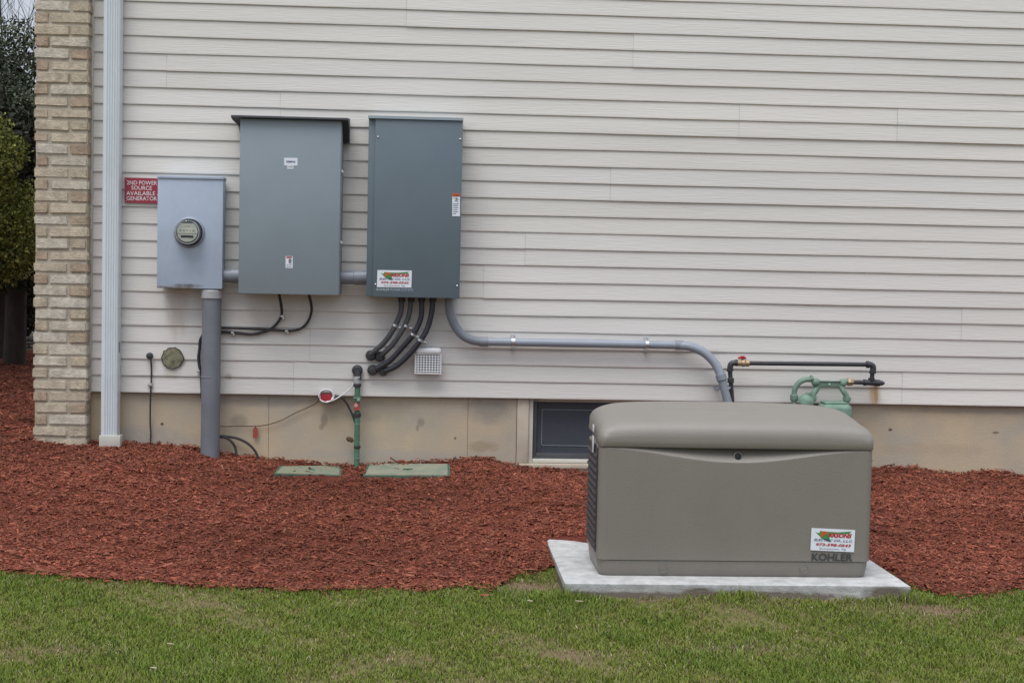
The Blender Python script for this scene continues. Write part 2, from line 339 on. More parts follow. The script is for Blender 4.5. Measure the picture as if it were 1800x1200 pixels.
for i, (a, b) in enumerate(zip(cuts, cuts[1:])): box(bm, (a+.0008, .030+.0009*(i % 2), FB), (b-.0008, .30, FT), .001, 1)
box(bm, (WX0-.074, .032, FB), (WX1+.05, .30, WZ0-.03), 0)
box(bm, (WX1+.0512, .0305, FB), (XR, .30, FT), .0015, 1)
box(bm, (XL-.05, .06, FB), (XR, .29, WZ0-.04))
obj('foundation', bm, fm, house)
bm = NB(); box(bm, (WX0-.073, .024, WZ0-.028), (WX0-.001, .28, FT), .004); box(bm, (WX0-.0735, .022, WZ0-.058), (WX1+.05, .28, WZ0-.029), .004)
box(bm, (WX1+.001, .024, WZ0-.028), (WX1+.05, .28, FT), .004); obj('window_surround', bm, M['concrete_trim'], house)
win = obj('basement_window', box(NB(), (WX0+.06, .115, WZ0+.05), (WX1-.05, .12, FT-.012)), M['glass'], house)
bm = NB(); t_ = .028
for a, b in [((WX0, WZ0-.026), (WX0+t_, FT-.002)), ((WX1-t_, WZ0-.026), (WX1, FT-.002)), ((WX0+t_, WZ0-.026), (WX1-t_, WZ0-.004))]:
    box(bm, (a[0]+.001, .045, a[1]), (b[0]-.001, .17, b[1]), .002)
box(bm, (WX0+t_, .10, FT-.03), (WX1-t_, .17, FT-.002)); obj('frame', bm, M['cream'], win)
bm = NB(); z0, z1 = WZ0+.0, FT-.03
for a, b in [((WX0+.03, z0), (WX0+.052, z1)), ((WX1-.052, z0), (WX1-.03, z1)), ((WX0+.052, z0), (WX1-.052, z0+.03))]:
    box(bm, (a[0], .075, a[1]), (b[0], .11, b[1]), .002)
obj('sash', bm, M['flex_grey'], win)
bm = NB(); box(bm, (WX0+.052, .098, z0+.03), (WX1-.052, .1, z1)); obj('insect_screen', bm, M['screen'], win)
bm = NB(); g = .0035
for a, b in [((WX0+.085, z0+.075), (WX0+.085+g, z1-.05)), ((WX0+.085, z0+.075), (WX1-.085, z0+.075+g)), ((WX0+.085, z1-.05), (WX1-.085, z1-.05+g))]:
    box(bm, (a[0], .094, a[1]), (b[0], .0975, b[1]))
obj('screen_bead', bm, M['panel_grey'], win)
# brick veneer: individual bricks in one mesh, mortar behind
BRX0, BRX1, BRY = W(59, 400, -.1).x, W(154, 400, -.1).x, -.10
CH = .0697; zt = W(100, 1.5, -.1).z
k0 = int((zt-(W(100, 790, -.1).z-.12))/CH)+1
tones = [(.58, .50, .385), (.53, .455, .345), (.60, .54, .44), (.48, .385, .285), (.45, .35, .26), (.63, .575, .485)]
bm = NB(); tl = []
def brick(a, b, tone):
    r0 = len(bm.verts); s = .004; j = lambda: random.uniform(-.0022, .0022)
    r = bmesh.ops.create_cube(bm, size=1, matrix=Matrix.Translation((Vector(a)+Vector(b))/2) @ Matrix.Diagonal((*(Vector(b)-Vector(a)), 1)))
    for v in r['verts']: v.co += Vector((j()*1.6, j(), j()))
    es = list({e for v in r['verts'] for e in v.link_edges})
    bmesh.ops.bevel(bm, geom=es, offset=random.uniform(.005, .009), segments=2, affect='EDGES')
    bm.verts.ensure_lookup_table(); tl.extend([tone]*(len(bm.verts)-r0))
SH = {5: .013, 6: .013, 12: .011, 13: .013, 19: .012, 20: .016, 21: .010, 26: .010, 27: .010, 34: .012, 35: .012}
for k in range(-13, k0):
    z1 = zt-k*CH; z0 = z1-.0600; dx = SH.get(k, random.uniform(-.002, .003)); even = k % 2 == 0
    hd = (lambda: random.choice([tones[3], tones[4], tones[1]])); st = (lambda: random.choice([tones[0], tones[2], tones[5], tones[0]]))
    xm = BRX0+(.205 if even else .088)
    L1, L2 = (BRX0+dx, xm-.0045), (xm+.0045, BRX1+random.uniform(-.004, .003))
    brick((L1[0], BRY+random.uniform(-.003, .003), z0), (L1[1], BRY+.092, z1), st() if even else hd())
    brick((L2[0], BRY+random.uniform(-.003, .003), z0), (L2[1], BRY+.096, z1), hd() if even else st())
    yy = BRY+.10 if even else BRY+.20
    if not even: brick((BRX0+dx, BRY+.10, z0), (BRX0+.09, BRY+.19, z1), st())
    while yy < 1.6:
        brick((BRX0+dx, yy+.006 if yy > BRY+.15 else yy+.0, z0), (BRX0+.09, yy+.2, z1), random.choice(tones)); yy += .21
me = bpy.data.meshes.new('brick_veneer'); bm.to_mesh(me); bm.free()
at = me.color_attributes.new('tint', 'FLOAT_COLOR', 'POINT')
TT = np.array(tl)*1.0; at.data.foreach_set('color', np.hstack([TT, np.ones((len(TT), 1))]).ravel().astype(np.float32))
bv = link('brick_veneer', me, M['brick'], house)
bm = NB(); box(bm, (BRX0+.010, BRY+.0085, FB), (BRX1-.006, .03, WALL_TOP+.4)); box(bm, (BRX0+.012, .03, FB), (BRX0+.12, 7, WALL_TOP+.4)); obj('mortar', bm, M['mortar'], bv)
# ------------------------------------------------------------------ downspout
ds = thing('downspout', 'pale blue-white corrugated downspout running down beside the brick corner', 'downspout', W(192, 775, -.05))
YD = -.105; xl, xr = W(178.5, 400, YD).x+.003, W(208, 400, YD).x+.001
zb, ztop = W(190, 768, YD).z, WALL_TOP
pts = [(xl, -.02), (xl, YD+.006), (xl+.006, YD)]
xx = xl+.022
for i in range(5): pts += [(xx, YD), (xx+.003, YD+.006), (xx+.0075, YD+.006), (xx+.0105, YD)]; xx += .0145
pts += [(xr-.006, YD), (xr, YD+.006), (xr, -.02)]
bm = NB()
ra = [bm.verts.new((x, y, zb)) for x, y in pts]; rb = [bm.verts.new((x, y, ztop)) for x, y in pts]
for i in range(len(pts)): j = (i+1) % len(pts); bm.faces.new((ra[i], ra[j], rb[j], rb[i]))
bm.faces.new(ra[::-1]); bm.faces.new(rb); obj('pipe', bm, M['downspout'], ds, 20)
bm = NB(); a, b = W(173, 781, YD-.006), W(211, 781, YD-.006); box(bm, (a.x+.002, YD-.005, a.z-.05), (b.x, -.016, W(190, 765, YD).z), .005); obj('ground_adapter', bm, M['adapter'], ds)
bm = NB(); p = W(208, 610, -.06); box(bm, (xr-.001, -.07, p.z-.03), (xr+.004, -.055, p.z+.03)); obj('strap', bm, M['ink_grey'], ds)
# ------------------------------------------------------------------ red warning sign
sg = thing('warning_sign', 'small red sign with white wording about a second power source, left of the meter box', 'sign', W(248, 357, -.012))
YS = -.014; a, b, c = W(219, 356, YS), W(282, 358, YS), W(219, 312, YS)
bm = NB(); prism(bm, [a, b, b+(c-a), c], (0, .004, 0)); obj('plate', bm, M['red_sign'], sg, 0)
for s, x0, x1, y0, y1 in [('2ND POWER', 223, 276, 324.5, 317.5), ('SOURCE', 231, 267, 333.5, 326.5), ('AVAILABLE /', 222, 279, 343, 336), ('GENERATOR', 222.5, 276, 352, 345)]:
    words('lettering', s, W(x0, y0, YS), W(x1, y0+.8, YS), W(x0, y1, YS), M['white'], sg, bold=.005)
for px, py in [(222, 316), (222, 353.5)]: obj('screw', lathe(NB(), W(px, py, YS), (0, -1, 0), [(0, .003), (.002, .002)], 10), M['zinc'], sg)
# ------------------------------------------------------------------ meter box
YM = -.135
mb = thing('meter_box', 'weathered blue-grey electric meter box with a round glass meter, beside the red sign', 'meter box', W(335, 508, -.06))
a, b, c, d = W(275.5, 506, YM), W(390.5, 507.5, YM), W(275.5, 312, YM), W(391.5, 314, YM)
bm = NB(); box(bm, (a.x+.004, -.018, a.z+.006), (b.x-.002, YM+.014, c.z-.004), .003); obj('enclosure', bm, M['meter_grey'], mb)
bm = NB(); box(bm, (a.x, YM, a.z), (b.x, YM+.013, c.z), .004, 3); cov = obj('cover', bm, M['meter_grey'], mb)
for px, py, sa, sb_, col, am in [(330, 502, .12, .018, (.12, .11, .11), .8), (345, 470, .10, .12, (.30, .35, .44), .35), (300, 505, .2, .012, (.16, .10, .08), .7)]:
    q = W(px, py, YM)-ORG[mb.name]; stain(M['meter_grey'], q.x, q.z, sa, sb_, col, am, nscale=45, lo=.15, hi=.7)
bm = NB(); box(bm, (a.x-.001, YM-.007, c.z-.004), (b.x+.003, -.02, c.z+.013), .003); obj('top_flange', bm, M['meter_grey'], mb)
mc = W(333, 408.5, YM)
bm = NB(); lathe(bm, mc+Vector((0, .0, 0)), (0, -1, 0), [(0, .092), (.008, .091), (.014, .086), (.016, .081), (.012, .078), (.004, .077)], 48, caps=True)
ring = obj('socket_ring', bm, M['pvc_light'], mb)
mt = obj('meter', lathe(NB(), mc+Vector((0, -.004, 0)), (0, -1, 0), [(0, .076), (.03, .076), (.032, .069), (.036, .0685), (.037, .02)], 48), M['ink_dark'], mb)
dc = mc+Vector((-.004, -.042, .003))
bm = NB(); n_ = 40; pl = [dc+Vector((.056*math.cos(2*math.pi*i/n_), 0, max(-.056, min(.044, .056*math.sin(2*math.pi*i/n_))))) for i in range(n_)]
prism(bm, pl, (0, .003, 0)); dial = obj('dial_plate', bm, M['dial'], mt, 0)
YY = dc.y-.0006
def dbox(x0, z0, x1, z1): return box(NB(), (dc.x+x0, dc.y-.0015, dc.z+z0), (dc.x+x1, dc.y+.001, dc.z+z1))
obj('nameplate', dbox(-.034, -.034, .034, -.021), M['ink_dark'], mt)
obj('divider', dbox(-.056, -.0125, .056, -.0105), M['ink_dark'], mt)
words('lettering', 'KILOWATTHOURS', dc+Vector((-.018, 0, .026)), dc+Vector((.016, 0, .026)), dc+Vector((-.018, 0, .031)), M['ink_dark'], mt)
words('lettering', '4 0 7 1 8', dc+Vector((-.042, 0, .000)), dc+Vector((.04, 0, .000)), dc+Vector((-.042, 0, .009)), M['ink_dark'], mt, bold=.01)
bm = NB()
lathe(bm, mc+Vector((0, -.012, 0)), (0, -1, 0), [(0, .0775), (.004, .0745), (.045, .0725), (.062, .066), (.069, .052), (.072, .03), (.073, .004)], 48)
obj('glass_cover', bm, M['clear'], mt)
# service riser
ri = thing('service_riser', 'thick grey plastic riser pipe from the mulch up into the meter box', 'conduit', W(368, 800, -.085))
p0, p1 = W(369, 812, -.085), W(372.5, 522, -.085); bm = NB(); tube(bm, [p0-Vector((0, 0, .2)), p0, p1], .0565, 32, curve=False); obj('pipe', bm, M['riser'], ri)
q = W(370, 662, -.085); bm = NB(); lathe(bm, q, p1-p0, [(-.004, .0570), (-.002, .0576), (.002, .0576), (.004, .0570)], 32); obj('sleeve', bm, M['riser'], ri)
bm = NB(); lathe(bm, W(372.5, 525, -.085), (0, 0, 1), [(0, .060), (.004, .063), (.048, .063), (.052, .060)], 32); obj('hub', bm, M['hub'], ri)
# nipples between the enclosures
def nipple(label, x0, x1, y0, y1, Yc):
    yc = (y0+y1)/2; p, q = W(x0, yc, Yc), W(x1, yc+.5, Yc); r = (W(x0, y0, Yc).z-W(x0, y1, Yc).z)/2
    t = thing('conduit_nipple', label, 'conduit', p, 'short conduits joining the enclosures')
    L_ = (q-p).length; bm = NB(); lathe(bm, p-(q-p)*.2, q-p, [(0, r*.96), (L_*1.4, r*.96)], 28); obj('pipe', bm, M['pvc'], t)
    bm = NB(); lathe(bm, p+(q-p)*.50, q-p, [(0, r*1.0), (.003, r*1.06), (L_*.5, r*1.06), (L_*.52, r*1.0)], 28); obj('locknut_collar', bm, M['pvc'], t)
nipple('short grey conduit between the meter box and the hooded panel', 389, 424, 472, 497, -.07)
nipple('short grey conduit between the hooded panel and the dark transfer switch', 596, 648, 475, 500, -.08)
# ------------------------------------------------------------------ hooded panel
YP = -.20
pn = thing('breaker_panel', 'tall grey breaker panel with a dark overhanging rain hood', 'electrical panel', W(510, 518, -.1))
a, b, c = W(419.5, 515.5, YP), W(595.5, 518.5, YP), W(421.5, 207, YP)
ax, bx_ = (a.x+c.x)/2, (b.x+W(600, 207, YP).x)/2
bm = NB(); box(bm, (ax+.006, -.02, a.z+.006), (bx_+.004, YP+.012, c.z), .003); obj('enclosure', bm, M['panel_grey'], pn)
bm = NB(); box(bm, (ax, YP, a.z), (bx_, YP+.011, c.z+.006), .003); cv = obj('cover', bm, M['panel_grey'], pn)
def hoodprof(x): return [(x, YP-.034, c.z-.001), (x, YP-.032, c.z+.011), (x, -.02, c.z+.03), (x, -.02, c.z-.12), (x, -.07, c.z-.12), (x, -.12, c.z-.05), (x, YP+.02, c.z-.010)]
bm = NB(); hx0, hx1 = W(406, 200, YP-.03).x, W(612, 206, YP-.03).x
prism(bm, hoodprof(hx0), (hx1-hx0, 0, 0)); 
for v in bm.verts:
    if v.co.x < hx0+.001 and v.co.z < c.z-.03: v.co.x += .040
bmesh.ops.bevel(bm, geom=bm.edges[:], offset=.002, segments=2, affect='EDGES'); obj('rain_hood', bm, M['hood'], pn)
for py in (302, 427):
    bm = NB(); p = W(600, py, YP+.02); box(bm, (bx_+.004, YP+.01, p.z-.012), (bx_+.012, YP+.05, p.z+.012), .003); lathe(bm, (bx_+.008, YP+.03, p.z), (1, 0, 0), [(0, .006), (.008, .006)], 10); obj('latch', bm, M['zinc'], pn)
def plate(name, x0, y0, x1, y1, Y, m, parent, dx=0, th=.001):
    """flat sticker whose picture corners are given; dx leans it"""
    A, B, Cc = W(x0, y1, Y), W(x1, y1+(x1-x0)*.012+dx, Y), W(x0, y0, Y)
    bm = NB(); prism(bm, [A+Vector((0, -th, 0)), B+Vector((0, -th, 0)), B+(Cc-A)+Vector((0, -th, 0)), Cc+Vector((0, -th, 0))], (0, th*.8, 0)); return obj(name, bm, m, parent, 0)
s = plate('maker_label', 499.5, 277.5, 523, 291, YP, M['sticker'], pn)
words('lettering', 'SIEMENS', W(503, 286, YP-.0012), W(519, 286.2, YP-.0012), W(503, 282.6, YP-.0012), M['ink_navy'], s, bold=.02)
s = plate('rating_label', 505, 291.4, 516, 297, YP, M['sticker'], pn); plate('print_line', 506, 293, 515, 294, YP-.0012, M['ink_grey'], s)
s = plate('hazard_label', 502, 450.5, 514.5, 471, YP, M['sticker'], pn)
plate('print_band', 503.5, 451, 513, 453.5, YP-.0012, M['ink_red'], s)
bm = NB(); p = W(509.8, 458.6, YP-.0016); tube(bm, [p+Vector((.0055*math.cos(t), 0, .010*math.sin(t))) for t in np.linspace(0, 6.2832, 17)], .0028, 6, caps=False); obj('pictogram', bm, M['ink_dark'], s)
words('lettering', 'DANGER', W(503.5, 466.2, YP-.0012), W(512.5, 466.3, YP-.0012), W(503.5, 464, YP-.0012), M['ink_grey'], s)
plate('print_line', 503.5, 468, 512.5, 468.7, YP-.0012, M['ink_grey'], s)
# ------------------------------------------------------------------ transfer switch
YT = -.215
ts = thing('transfer_switch', 'dark blue-grey transfer switch cabinet with a contractor sticker at its lower left corner', 'electrical panel', W(728, 524, -.1))
a, b, c = W(644, 521, YT+.02), W(807.5, 524.5, YT), W(648, 207, YT)
ax = (W(643.5, 521, YT).x+W(648, 207, YT).x)/2; bx_ = (b.x+W(814, 210, YT).x)/2
xs_ = (W(655.5, 521, YT).x+W(659.5, 207, YT).x)/2
bm = NB(); box(bm, (ax, -.02, b.z+.004), (bx_-.003, YT+.016, c.z-.002), .003); obj('enclosure', bm, M['switch_grey'], ts)
bm = NB(); box(bm, (xs_, YT, b.z), (bx_, YT+.015, c.z-.004), .003); obj('door', bm, M['switch_grey'], ts)
bm = NB(); prism(bm, [(ax-.003, YT-.01, c.z-.004), (ax-.003, YT-.008, c.z+.012), (ax-.003, -.018, c.z+.022), (ax-.003, -.018, c.z-.001), (ax-.003, YT-.006, c.z-.002)], (bx_+.006-ax, 0, 0)); obj('top_flange', bm, M['panel_grey'], ts, 20)
for px, py in [(664.5, 241), (809, 245), (660, 500), (803.5, 502.5)]:
    bm = NB(); lathe(bm, W(px, py, YT), (0, -1, 0), [(0, .006), (.003, .0055), (.005, .003)], 12); obj('screw', bm, M['zinc'], ts)
s = plate('warning_label', 795, 340, 808.5, 380, YT, M['sticker'], ts)
plate('print_band', 795, 340, 808.4, 345.5, YT-.0012, M['ink_orange'], s)
words('lettering', 'WARNING', W(797.5, 344.8, YT-.0022), W(807, 344.9, YT-.0022), W(797.5, 341.8, YT-.0022), M['ink_dark'], s)
bm = NB(); 
for P in ([(803, 346.5), (802.3, 350), (801, 352.5), (799, 354)], [(802.4, 350), (804.5, 349.5), (806, 351.5)], [(802, 351.5), (804, 354), (803.5, 356)], [(797.5, 347.5), (799.5, 348.5), (801.5, 347.8)]):
    tube(bm, [W(x, y, YT-.002) for x, y in P], .0014, 6)
obj('pictogram', bm, M['ink_dark'], s)
for i, (yy, l) in enumerate([(358, 10), (361, 8.5), (364.5, 9.5), (368, 7.5), (371.5, 9), (375, 5)]): plate('print_line', 796.5, yy, 796.5+l, yy+1, YT-.0012, M['ink_grey'], s)
def contractor(P, parent):
    """company sticker; P(u,v) -> point, u right 0..1, v up 0..1"""
    n = Vector((0, -.0012, 0))
    bm = NB(); prism(bm, [P(0, 0)+n, P(1, 0)+n, P(1, 1)+n, P(0, 1)+n], (0, .001, 0)); s = obj('contractor_sticker', bm, M['sticker'], parent, 0)
    n = Vector((0, -.0018, 0)); T = lambda u, v: P(u, v)+n
    bm = NB(); prism(bm, [T(u, v) for u, v in [(.09, .83), (.18, .78), (.20, .89), (.34, .87), (.6, .86), (.92, .93), (.86, .80), (.5, .79), (.42, .62), (.44, .40), (.35, .46), (.24, .55), (.19, .66)]], (0, .0003, 0)); obj('emblem', bm, M['ink_green'], s, 0)
    n = Vector((0, -.0022, 0)); T = lambda u, v: P(u, v)+n
    words('lettering', 'P', T(.20, .62), T(.38, .62), T(.20, .88), M['ink_orange'], s, shear=.2, bold=.05)
    words('lettering', 'ARSONS', T(.36, .62), T(.93, .62), T(.36, .82), M['ink_red'], s, shear=.25, bold=.05)
    words('lettering', 'ELECTRIC CO., L.L.C.', T(.07, .42), T(.95, .42), T(.07, .54), M['ink_navy'], s, shear=.3, bold=.02)
    words('lettering', '973-598-0543', T(.12, .22), T(.92, .22), T(.12, .345), M['ink_red'], s, shear=.2, bold=.03)
    words('lettering', 'Succasunna, NJ', T(.2, .04), T(.8, .04), T(.2, .155), M['ink_grey'], s, bold=.0)
    return s
A, B, Cc = W(662.5, 504.5, YT), W(723, 505.5, YT), W(663.5, 474.5, YT)
contractor(lambda u, v: A+(B-A)*u+(Cc-A)*v, ts)
words('lettering', 'KOHLER', W(662, 510.5, YT), W(684.5, 510.8, YT), W(662.3, 506.3, YT), M['letter_light'], ts, bold=.015)
words('lettering', 'POWER SYSTEMS', W(686, 511, YT), W(726, 511.5, YT), W(686, 506.8, YT), M['meter_grey'], ts, bold=-.004)
# ------------------------------------------------------------------ four flexible conduits from the transfer switch
flex = [('grey flexible conduit, leftmost of the four curving under the transfer switch', 'flex_grey', [(706, 520), (705, 545), (699, 563), (690, 581), (676, 601), (662, 614), (652, 622)], (652, 624), (695, 572), .0165),
        ('grey flexible conduit, second from the left of the four under the transfer switch', 'flex_grey', [(723, 520), (720, 548), (715, 565), (705, 584), (692, 603), (679, 617), (670, 624)], (668, 626), (714, 573), .0155),
        ('black flexible conduit, second from the right of the four under the transfer switch', 'flex_black', [(741, 520), (741, 550), (736, 570), (725, 590), (706, 612), (684, 635), (662, 648)], (655, 650), (726, 588), .0165),
        ('black flexible conduit, rightmost of the four and nearest the white vent', 'flex_black', [(761, 520), (759, 548), (752, 575), (741, 596), (720, 622), (697, 643), (676, 652)], (674, 651), (739, 598), .0170)]
for i, (lab, mm, P, bt, cl, r) in enumerate(flex):
    Yf = -.10 if i < 2 else -.12
    t = thing('flexible_conduit', lab, 'conduit', W(*P[-1], -.05), 'flexible conduits under the transfer switch')
    pts = [W(x, y, -.10+.055*max(0, (k-3)/3)) for k, (x, y) in enumerate(P)]
    ribs = lambda q, r=r: r
    bm = NB(); tube(bm, pts, ribs, 14); obj('tube', bm, M[mm], t)
    c0 = W(*bt, -.0); bm = NB(); lathe(bm, (c0.x, -.001, c0.z), (0, -1, 0), [(0, .031), (.02, .032), (.035, .030), (.048, .024), (.052, .012)], 22); obj('entry_elbow', bm, M['boot'], t)
    c1 = W(*cl, -.10); tt = (pts[3]-pts[2]).normalized(); bm = NB(); lathe(bm, c1-tt*.008, tt, [(0, r+.002), (.002, r+.004), (.014, r+.004), (.016, r+.002)], 16)
    sd_ = tt.cross(Vector((0, 1, 0))); sd_ = -sd_ if sd_.x < 0 else sd_
    e = c1+sd_*(r+.012); box(bm, e-Vector((.012, .0, .006)), e+Vector((.012, .085, .006)), .002); obj('strap', bm, M['zinc'], t)
    cc = W(P[0][0], 529, -.10); bm = NB(); lathe(bm, cc-Vector((0, 0, .006)), (0, 0, 1), [(0, r+.002), (.003, r+.005), (.03, r+.005)], 16); obj('connector', bm, M['boot'], t)
# ------------------------------------------------------------------ generator conduit along the wall
gc = thing('generator_conduit', 'long grey conduit bending out of the transfer switch and along the siding to the generator', 'conduit', W(1030, 605, -.05))
YC = -.055; R = .0270
P = [(789.5, 518), (789.5, 535), (792, 553), (800, 573), (813, 589), (831, 598), (850, 600.5)]
bm = NB(); tube(bm, [W(x, y, -.085+.03*k/6) for k, (x, y) in enumerate(P)], R, 20); obj('elbow', bm, M['pvc'], gc)
p0, p1 = W(850, 600.5, YC), W(1190, 606.5, YC); bm = NB(); tube(bm, [p0, p1], R-.002, 24, curve=False); obj('pipe', bm, M['pvc_light'], gc)
P = [(1190, 606.5), (1212, 609), (1235, 618), (1253, 634), (1264, 652), (1269, 668)]
bm = NB(); tube(bm, [W(x, y, YC-.012*k) for k, (x, y) in enumerate(P)], R, 20); obj('elbow', bm, M['pvc_light'], gc)
lo = [W(1269, 668, YC-.06), W(1279, 705, YC-.08), W(1300, 790, YC-.13)]; bm = NB(); tube(bm, [W(1267, 662, YC-.058)]+lo+[lo[-1]-Vector((0, 0, .3))], R-.001, 20, curve=False); obj('pipe', bm, M['pvc'], gc)
bm = NB(); dd = lo[1]-lo[0]; lathe(bm, lo[0]-dd.normalized()*.035, dd, [(0, R), (.002, R+.005), (.036, R+.005), (.04, R)], 24); obj('coupling', bm, M['pvc'], gc)
bm = NB(); e = W(1276, 683, YC-.055); box(bm, (e.x-.052, e.y, e.z-.006), (e.x+.052, e.y+.01, e.z+.006), .003); lathe(bm, e+Vector((0, -.0, -.007)), dd*-1, [(0, R+.004), (.014, R+.004)], 20)
for q in (-.045, .045): box(bm, (e.x+q-.004, e.y+.008, e.z-.014), (e.x+q+.004, -.0, e.z+.008))
obj('stand_off_clamp', bm, M['pvc_light'], gc)
for px, py in [(902, 601), (1137, 605.5)]:
    c1 = W(px, py, YC); bm = NB(); lathe(bm, c1-Vector((.011, 0, 0)), (1, 0, 0), [(0, R), (.001, R+.0015), (.021, R+.0015), (.022, R)], 24)
    box(bm, (c1.x-.011, -.006, c1.z-R-.028), (c1.x+.011, -.003, c1.z-R+.006), .001); box(bm, (c1.x-.011, -.03, c1.z-R-.012), (c1.x+.011, -.005, c1.z-R-.009))
    box(bm, (c1.x-.011, -.012, c1.z+R-.004), (c1.x+.011, -.004, c1.z+R+.02), .001); lathe(bm, (c1.x, -.006, c1.z-R-.020), (0, -1, 0), [(0, .005), (.004, .004)], 10); obj('pipe_strap', bm, M['zinc'], gc)
for x0_, x1_ in ((843, 858), (1187, 1201)):
    a_, b_ = W(x0_, 600.5+(x0_-850)*.0176, YC), W(x1_, 600.5+(x1_-850)*.0176, YC); bm = NB(); lathe(bm, a_, b_-a_, [(0, R-.001), (.0015, R+.0025), ((b_-a_).length, R+.0025)], 24); obj('socket_end', bm, M['pvc'], gc)
# ------------------------------------------------------------------ dryer vent
dv = thing('wall_vent', 'square white plastic wall vent with a grid guard, right of the black conduits', 'vent', W(752, 655, -.03))
a, b, c = W(730, 655, -.07), W(774.5, 655, -.07), W(731, 612, -.07)
bm = NB(); box(bm, (a.x, -.055, a.z), (b.x, -.0, c.z+.004), .012, 3); obj('hood', bm, M['vent'], dv)
n_ = 9; x0_, x1_, z0_, z1_ = a.x-.001, b.x+.001, a.z-.003, c.z-.034
bm = NB(); box(bm, (x0_+.01, -.0565, z0_+.012), (x1_-.01, -.056, z1_-.006)); obj('opening', bm, M['black'], dv)
bm = NB()
for i in range(n_+1):
    x = x0_+(x1_-x0_)*i/n_; box(bm, (x-.0028, -.070, z0_), (x+.0028, -.0635, z1_)); 
for i in range(9):
    z = z0_+(z1_-z0_)*i/8; box(bm, (x0_-.003, -.0725, z-.0028), (x1_+.003, -.066, z+.0028)); box(bm, (x0_-.004, -.067, z-.0028), (x0_+.002, -.01, z+.0028)); box(bm, (x1_-.002, -.067, z-.0028), (x1_+.004, -.01, z+.0028))
for i in range(n_+1):
    x = x0_+(x1_-x0_)*i/n_; box(bm, (x-.0028, -.0675, z0_-.003), (x+.0028, -.01, z0_+.002))
obj('grid_guard', bm, M['vent'], dv, 0)
bm = NB(); box(bm, (a.x-.001, -.082, z1_+.001), (b.x+.001, -.03, c.z+.004), .014, 4); obj('top_hood', bm, M['vent'], dv)
# ------------------------------------------------------------------ cables and small things on the wall
def cable(name, label, cat, P, r, m, loc=None, group=None, clips=(), n=8):
    pts = [W(*p) if len(p) == 3 else Vector(p[0]) for p in P]
    t = thing(name, label, cat, pts[-1], group); bm = NB(); tube(bm, pts, r, 10, n=n); obj('wire', bm, m, t)
    for px, py, Y in clips:
        c_ = W(px, py, Y); bm = NB(); box(bm, (c_.x-.009, Y-r-.004, c_.z-.006), (c_.x+.009, -.001, c_.z+.006), .002); box(bm, (c_.x+.001, Y-.006, c_.z-.02), (c_.x+.012, -.001, c_.z-.004), .002); obj('clip', bm, M['zinc'], t)
    return t
cable('cable', 'black cable looping from the left underside of the hooded panel to the riser pipe', 'cable', [(490, 514, -.09), (494, 535, -.06), (495, 553, -.03), (487, 568, -.025), (472, 580, -.022), (445, 587, -.02), (420, 585, -.02), (395, 583, -.02), (372, 584, -.02)], .0085, M['black_cable'], clips=[(409, 585, -.02), (496, 556, -.028)])
cable('cable', 'black cable looping from the right underside of the hooded panel to the riser pipe', 'cable', [(542, 514, -.09), (547, 535, -.06), (547, 550, -.03), (540, 567, -.025), (527, 578, -.022), (507, 581, -.022), (470, 579, -.022), (430, 577, -.02), (395, 576, -.02), (372, 576, -.02)], .0082, M['black_cable'], clips=[(504, 582, -.022)])
cable('cable', 'short black cable dropping down the siding against the left of the riser pipe', 'cable', [(358, 586, -.02), (352, 598, -.02), (351, 612, -.02), (349, 628, -.02), (351, 645, -.02), (354, 662, -.02), (355, 700, -.01)], .009, M['black_cable'], clips=[(349, 652, -.02)])
gw = cable('ground_wire', 'thin dark ground wire hanging straight from a round fitting down into the mulch', 'wire', [(265, 628, -.03), (266, 645, -.012), (266, 665, -.012), (264.5, 700, -.012), (264, 740, .01), (265, 765, .01), (263, 800, .01)], .0048, M['black_cable'])
c_ = W(264, 625, 0); bm = NB(); lathe(bm, (c_.x, -.002, c_.z), (0, -1, 0), [(0, .019), (.02, .02), (.03, .017), (.034, .008)], 18); obj('end_fitting', bm, M['boot'], gw)
c_ = W(264, 676, -.015); bm = NB(); box(bm, (c_.x-.014, -.024, c_.z-.009), (c_.x+.014, -.004, c_.z+.009), .004); obj('clamp', bm, M['hub'], gw)
pg = thing('capped_pipe_hole', 'round mossy plugged hole in the siding left of the riser pipe', 'plug', W(305, 650, 0))
c_ = W(304, 629, 0); bm = NB(); r_ = [.062*(1+random.uniform(-.09, .07)) for _ in range(28)]
prism(bm, [(c_.x+r_[i]*math.cos(2*math.pi*i/28), -.012, c_.z+r_[i]*1.02*math.sin(2*math.pi*i/28)) for i in range(28)], (0, .02, 0)); obj('plug', bm, M['moss'], pg, 20)
bm = NB(); tube(bm, [Vector((c_.x+(r_[i % 28]+.002)*math.cos(2*math.pi*i/28), -.010, c_.z+(r_[i % 28]+.002)*math.sin(2*math.pi*i/28))) for i in range(29)], .0035, 6, curve=False); obj('sealant_ring', bm, M['black_cable'], pg)
